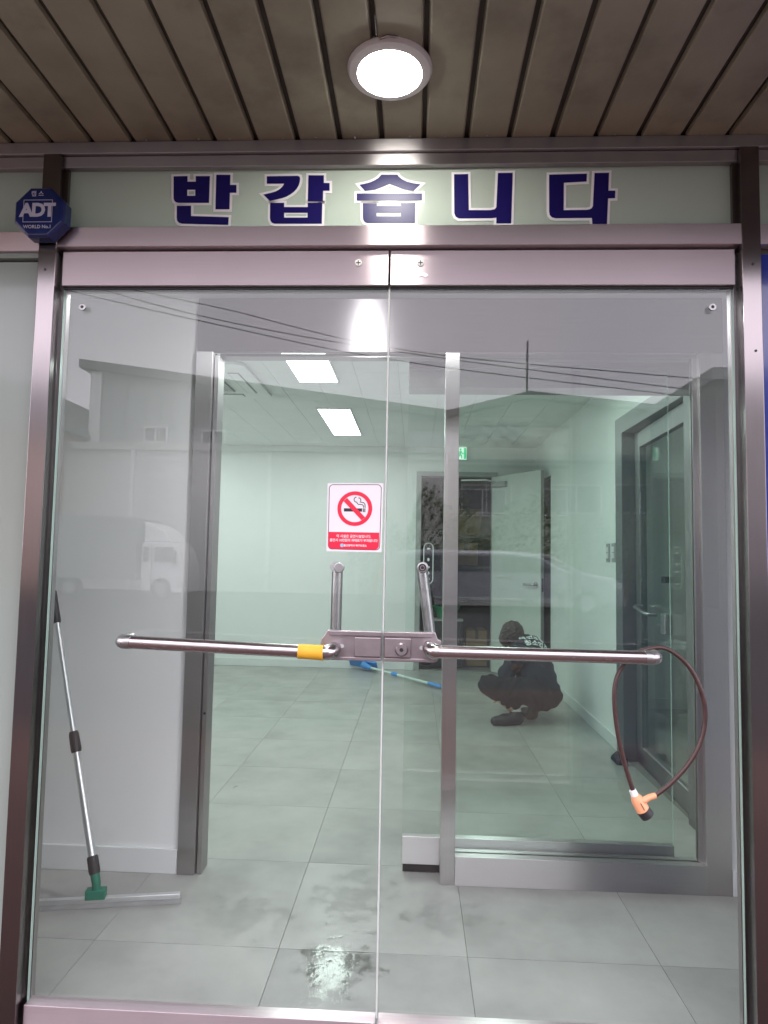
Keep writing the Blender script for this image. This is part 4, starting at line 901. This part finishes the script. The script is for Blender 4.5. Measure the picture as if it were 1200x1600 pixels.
sdf_obj('shoe', [('c', ((0.805, 3.445, 0.048), (0.70, 3.425, 0.042), .045, .045)), ('c', ((0.70, 3.425, 0.040), (0.625, 3.405, 0.034), .043, .034)), ('c', ((0.80, 3.447, 0.075), (0.785, 3.447, 0.08), .040, .042))], (0.5, 3.3, -0.02), (0.95, 3.6, .2), 0.008, 0.012, 'shoe', per)
rs = _sm(sdf_obj('shoe', [('c', ((0.962, 3.615, 0.115), (0.945, 3.66, 0.048), .044, .046)), ('c', ((0.945, 3.66, 0.046), (0.90, 3.74, 0.036), .046, .036))], (0.75, 3.45, -0.02), (1.1, 3.9, .25), 0.008, 0.012, 'shoe', per))
sdf_obj('shoe_sole', [('c', ((0.966, 3.588, 0.108), (0.950, 3.622, 0.045), .032, .036)), ('c', ((0.950, 3.622, 0.045), (0.93, 3.66, 0.016), .036, .03))], (0.85, 3.5, -0.02), (1.05, 3.75, .2), 0.007, 0.01, 'shoe_sole', rs)
hw = lambda P: 0.006 * np.sin(P[..., 0] * 120 + 5 * np.sin(P[..., 2] * 60)) * np.sin(P[..., 1] * 110 + P[..., 2] * 70)
sdf_obj('hair', [('e', (tuple(np.array(hed) + (.012, -.002, .020)), (.092, .090, .098))), ('e', (tuple(np.array(hed) + (-.045, -.03, -.02)), (.055, .055, .065))), ('e', (tuple(np.array(hed) + (.045, -.008, -.028)), (.062, .066, .062)))], LO, HI, 0.0075, 0.02, 'hair', per, hw)
# print on the jacket back: flat lettering laid onto the cloth
jm = jacket.data; bvh = BVHTree.FromPolygons([v.co.copy() for v in jm.vertices], [tuple(p.vertices) for p in jm.polygons])
view = (Vector((0.93, 3.60, 0.54)) - CAM).normalized()
def back_text(body_, size, c, tilt):
    nrm = Vector((0.30, -0.62, 0.72)).normalized(); ux_ = Vector((math.cos(tilt), 0.35, math.sin(tilt))); ux_ = (ux_ - nrm * ux_.dot(nrm)).normalized(); uy_ = nrm.cross(ux_)
    mt = Matrix((ux_, uy_, nrm)).transposed().to_4x4(); mt.translation = Vector(c) + nrm * 0.15
    o = text_obj('jacket_text', body_, size, mt, 'jacket_print', jacket, bold=0.002, thick=0.0, space=1.05)
    for v in o.data.vertices:
        h = bvh.ray_cast(v.co + nrm * 0.1, -nrm)
        if h[0] is not None: v.co = h[0] + nrm * 0.006
back_text('에코크린', 0.052, (0.925, 3.625, 0.605), rad(-18))
back_text('청소업체', 0.056, (0.955, 3.59, 0.555), rad(-18))

# ================================================================== ACROSS THE STREET (met in the glass)
GZ = -0.19
def bld(name, label, loc): return thing(name, label, 'building', loc)
def window(parent, x, y, z, w, h, mat='win'):
    f = MB()
    t = 0.07
    f.box(x - w / 2, x + w / 2, y - 0.02, y + 0.05, z + h / 2 - t, z + h / 2); f.box(x - w / 2, x + w / 2, y - 0.02, y + 0.05, z - h / 2, z - h / 2 + t)
    f.box(x - w / 2, x - w / 2 + t, y - 0.02, y + 0.05, z - h / 2 + t, z + h / 2 - t); f.box(x + w / 2 - t, x + w / 2, y - 0.02, y + 0.05, z - h / 2 + t, z + h / 2 - t); f.box(x - t / 2, x + t / 2, y - 0.02, y + 0.05, z - h / 2 + t, z + h / 2 - t)
    wf = f.build('window', 'white_trim', parent)
    B('window_pane', mat, wf, x - w / 2 + t, x + w / 2 - t, y - 0.01, y + 0.01, z - h / 2 + t, z + h / 2 - t)
YB = 26.0
a = mirror(145, 577, YB); b = mirror(700, 655, YB)
b1 = bld('warehouse', 'long grey metal clad warehouse with sloping roof across the street', (a.x, -YB, GZ))
MB().prism([Vector((a.x, -YB, GZ)), Vector((b.x, -YB, GZ)), Vector((b.x, -YB, b.z)), Vector((a.x, -YB, a.z))], (0, -1, 0), 12).build('wall', 'clad', b1)
sl_ = (b - a).normalized()
MB().prism([a + Vector((-.5, .25, .02)), b + Vector((0, .25, .02)), b + Vector((0, .25, .35)), a + Vector((-.5, .25, .40))], (0, -1, 0), 12.4).build('roof', 'roof_dark', b1)
B('corner_trim', 'white_trim', b1, a.x - 0.02, a.x + 0.45, -YB + 0.01, -YB + 0.10, GZ, a.z - 0.15)
for px, py in ((243, 679), (333, 685), (495, 703), (571, 708)):
    w = mirror(px, py, YB - 0.05); window(b1, w.x, -YB + 0.03, w.z, 1.05, 0.72)
for k in range(1, 10):
    x = a.x + (b.x - a.x) * k / 10; B('seam', 'clad', b1, x - 0.03, x + 0.03, -YB + 0.002, -YB + 0.05, GZ, a.z + (b.z - a.z) * k / 10 - 0.1)
c = mirror(60, 690, 24.5); d = mirror(700, 722, 24.5)
lw = bld('front_annex', 'low pale rendered annex in front of the grey warehouse', (c.x, -24.5, GZ))
B('wall', 'lowwall', lw, c.x, d.x, -25.9, -24.5, GZ, c.z - 0.3); B('coping', 'lowwall', lw, c.x - 0.1, d.x + 0.1, -25.95, -24.4, c.z - 0.3, c.z)
for px in (205, 420, 560): 
    w = mirror(px, 800, 24.5); B('downpipe', 'white_trim', lw, w.x - .07, w.x + .07, -24.5, -24.38, GZ, c.z - 0.3)
# house with tiled roof and orange brick at the left, gabled factory at the right
hb = bld('brick_house', 'brown brick house with pale sloping roof left of the warehouse', (-22, -24, GZ))
B('wall', 'brick_house', hb, -30, -14.3, -30, -23, GZ, 6.1)
MB().prism([Vector((-30.5, -22.6, 6.1)), Vector((-13.9, -22.6, 6.1)), Vector((-14.6, -22.6, 7.6)), Vector((-22, -22.6, 9.3)), Vector((-30.5, -22.6, 7.0))], (0, -1, 0), 8).build('roof', 'roof_dark', hb)
window(hb, -17.5, -22.98, 3.8, 1.6, 1.2); window(hb, -24.5, -22.98, 3.8, 1.6, 1.2)
YG = 30.0
g0, g1, g2 = mirror(690, 656, YG), mirror(826, 624, YG), mirror(1075, 650, YG)
fb = bld('gabled_factory', 'green grey gabled factory with dark sign letters across the street', (g1.x, -YG, GZ))
MB().prism([Vector((g0.x, -YG, GZ)), Vector((g2.x, -YG, GZ)), g2, g1, g0], (0, -1, 0), 14).build('wall', 'clad2', fb)
MB().prism([g0 + Vector((-.2, .3, .02)), g1 + Vector((0, .3, .02)), g2 + Vector((.2, .3, .02)), g2 + Vector((.2, .3, .3)), g1 + Vector((0, .3, .35)), g0 + Vector((-.2, .3, .3))], (0, -1, 0), 14.4).build('roof', 'roof_dark', fb)
MB().tube([g1 + Vector((0, -.5, 0)), mirror(827, 528, YG) + Vector((0, -.5, 0))], 0.05, 8).build('antenna', 'roof_dark', fb)
lt = mirror(772, 672, YG)
text_obj('sign_letters', 'DOOm', 1.0, Matrix.Translation((lt.x, -YG + 0.05, lt.z)) @ Matrix.Rotation(rad(180), 4, 'Z') @ Matrix.Rotation(rad(90), 4, 'X'), 'letter_grey', fb, bold=0.03, thick=0.08)
ln = mirror(800, 720, YG); B('canopy', 'roof_dark', fb, g0.x, g2.x, -YG + 0.01, -YG + 1.2, ln.z - 0.1, ln.z + 0.15)
for px in (760, 900, 1000): w = mirror(px, 780, YG); window(fb, w.x, -YG + 0.03, w.z, 2.4, 1.4)
db = bld('dark_block', 'tall dark grey block standing right of the gabled factory', (15, -22, GZ))
k0 = mirror(1118, 600, 20); 
B('wall', 'roof_dark', db, k0.x, k0.x + 8, -26, -20, GZ, 7.2); B('parapet', 'clad', db, k0.x - .15, k0.x + 8.1, -26.1, -19.85, 7.2, 7.6)
window(db, k0.x + 2, -19.98, 4.5, 1.4, 1.2); window(db, k0.x + 5, -19.98, 4.5, 1.4, 1.2)
# hedge on the bank behind the car
hg = thing('hedge', 'brown green hedge running behind the parked silver car', 'hedge', (5, -23, GZ))
mb = MB(); rn = random.Random(4)
for i in range(5200):
    x = rn.uniform(-2.5, 11); zc = GZ + 0.2 + rn.random() ** 0.7 * (3.2 + 0.7 * math.sin(x * 1.7) + 0.5 * math.sin(x * 4.1)); y = -22.4 - rn.uniform(0, 1.4)
    s = rn.uniform(.05, .13); n1 = Vector((rn.gauss(0, 1), rn.gauss(0, 1), rn.gauss(0, 1))).normalized(); n2 = n1.orthogonal().normalized()
    p = Vector((x, y, zc)); q3 = n1.cross(n2)
    mb.add([p + n2 * s, p + q3 * s * .6, p - n2 * s, p - q3 * s * .6], [(0, 1, 2, 3)])
mb.build('foliage', 'leaf', hg)
for k in range(6): MB().tube([(-1.5 + 2.3 * k, -23, GZ), (-1.3 + 2.3 * k, -23.1, 1.6)], [.09, .05], 8).build('stem', 'cardboard', hg)
# overhead cables
for i, (pa, pb, pc, pd) in enumerate((((60, 425), (330, 497), (640, 552), (1180, 622)), ((0, 412), (330, 478), (640, 548), (1180, 600)), ((-60, 415), (330, 505), (640, 566), (1180, 632)))):
    P4 = [mirror(*p, 14.0 + 0.5 * i) for p in (pa, pb, pc, pd)]
    ex0 = P4[0] + (P4[0] - P4[1]) * 2; ex1 = P4[3] + (P4[3] - P4[2]) * 2
    o = MB().tube(spline([ex0] + P4 + [ex1], 8), 0.0125, 6).build('overhead_cable', 'rubber')
    tag(o, ('overhead cable above the street, lowest at its right end', 'overhead cable above the street, highest of the three', 'overhead cable above the street, lowest of the three')[i], 'cable', 'cables over the street')
# truck
YT = 20.0
def TX(px): return mirror(px, 870, YT).x
tk = thing('delivery_truck', 'white cab truck with grey cargo box parked across the street', 'truck', (TX(200), -YT, GZ))
tx0, tx1, tx2 = TX(70), TX(234), TX(302); tz = lambda py: mirror(260, py, YT).z
prof = [(tx1 + .05, tz(922)), (tx1 + .05, tz(852)), (tx1 + .1, tz(848)), (TX(282), tz(848)), (TX(292), tz(862)), (TX(298), tz(882)), (TX(300), tz(900)), (TX(300), tz(925))]
cabm = MB().prism([Vector((x, -YT + .85, z)) for x, z in prof], (0, -1, 0), 1.75).build('cab', 'truck_white', tk, bevel=0.05)
MB().prism([Vector((x, -YT + .7, z)) for x, z in [(TX(237), tz(847.5)), (TX(237), tz(817)), (TX(250), tz(820)), (TX(268), tz(831)), (TX(279), tz(847.5))]], (0, -1, 0), 1.45).build('roof_fairing', 'truck_white', tk, bevel=0.04)
for x0_, x1_ in ((TX(240), TX(248)), (TX(257), TX(285))): B('cab_window', 'win', cabm, x0_, x1_, -YT + .851, -YT + .862, tz(878), tz(855))
MB().prism([Vector((x, -YT + 1.0, z)) for x, z in [(tx0, tz(905)), (tx1 - .05, tz(905)), (tx1 - .05, tz(812)), (tx0, tz(803))]], (0, -1, 0), 2.05).build('cargo_box', 'truck_box', tk, bevel=0.03)
B('chassis_rail', 'white_trim', tk, tx0, tx1, -YT + .80, -YT + .98, tz(897) - .06, tz(897) - .001)
for px in (105, 130, 268): 
    w = MB().cyl((TX(px), -YT + .85, GZ + .34), (TX(px), -YT + .6, GZ + .34), .34, 28).build('wheel', 'tyre', tk); MB().cyl((TX(px), -YT + .86, GZ + .34), (TX(px), -YT + .84, GZ + .34), .2, 20).build('rim', 'grey_plastic', w)
# car
YC = 17.2
def CX(px): return mirror(px, 890, YC).x
cz = lambda py, px=800: mirror(px, py, YC).z
ca = thing('parked_car', 'silver people carrier parked across the street before the hedge', 'car', (CX(800), -YC, GZ))
prof = [(CX(600), .20), (CX(597), .75), (CX(603), 1.15), (CX(618), 1.62), (CX(650), 1.70), (CX(800), 1.70), (CX(850), 1.62), (CX(900), 1.15), (CX(950), 1.00), (CX(962), .72), (CX(962), .22)]
cb_ = MB().prism([Vector((x, -YC + .85, z + GZ)) for x, z in prof], (0, -1, 0), 1.75).build('body', 'car_silver', ca, bevel=0.10, seg=4)
for pts in ([(625, 1.10), (632, 1.52), (690, 1.55), (690, 1.10)], [(698, 1.10), (698, 1.55), (770, 1.55), (770, 1.10)], [(778, 1.10), (778, 1.55), (838, 1.50), (880, 1.10)]):
    MB().prism([Vector((CX(p), -YC + .853, z + GZ)) for p, z in pts], (0, 1, 0), 0.006).build('window', 'win', cb_)
for px in (660, 905):
    w = MB().cyl((CX(px), -YC + .87, GZ + .33), (CX(px), -YC + .6, GZ + .33), .33, 28).build('wheel', 'tyre', ca); MB().cyl((CX(px), -YC + .885, GZ + .33), (CX(px), -YC + .865, GZ + .33), .21, 20).build('rim', 'grey_plastic', w)

B('bumper', 'grey_plastic', ca, CX(948), CX(963) + .03, -YC - .80, -YC + .80, GZ + .22, GZ + .48, bevel=0.04)
B('headlight', 'lamp_glass', ca, CX(944), CX(958), -YC + .70, -YC + .857, GZ + .72, GZ + .88, bevel=0.02)
B('tail_lamp', 'tail_red', ca, CX(598) - .01, CX(606), -YC + .70, -YC + .857, GZ + .85, GZ + 1.15, bevel=0.02)
for px in (694, 774, 862): B('door_seam', 'rubber', ca, CX(px) - .008, CX(px) + .008, -YC + .8505, -YC + .854, GZ + .35, GZ + 1.06)
for px in (705, 785): B('door_handle', 'chrome', ca, CX(px), CX(px) + .18, -YC + .852, -YC + .885, GZ + .93, GZ + .97, bevel=0.008)
B('side_sill', 'grey_plastic', ca, CX(640), CX(925), -YC + .80, -YC + .87, GZ + .20, GZ + .32, bevel=0.01)
B('headlight', 'lamp_glass', tk, TX(292), TX(300) + .01, -YT + .55, -YT + .862, tz(915), tz(906), bevel=0.02)
B('wing_mirror', 'rubber', tk, TX(287), TX(291), -YT + .90, -YT + 1.08, tz(880), tz(860), bevel=0.02)
B('door_seam', 'rubber', tk, TX(252), TX(252) + .02, -YT + .851, -YT + .856, tz(920), tz(852))
for i in range(7): B('box_rib', 'truck_box', tk, tx0 + .25 + i * .42, tx0 + .29 + i * .42, -YT + 1.0, -YT + 1.03, tz(904), tz(815))
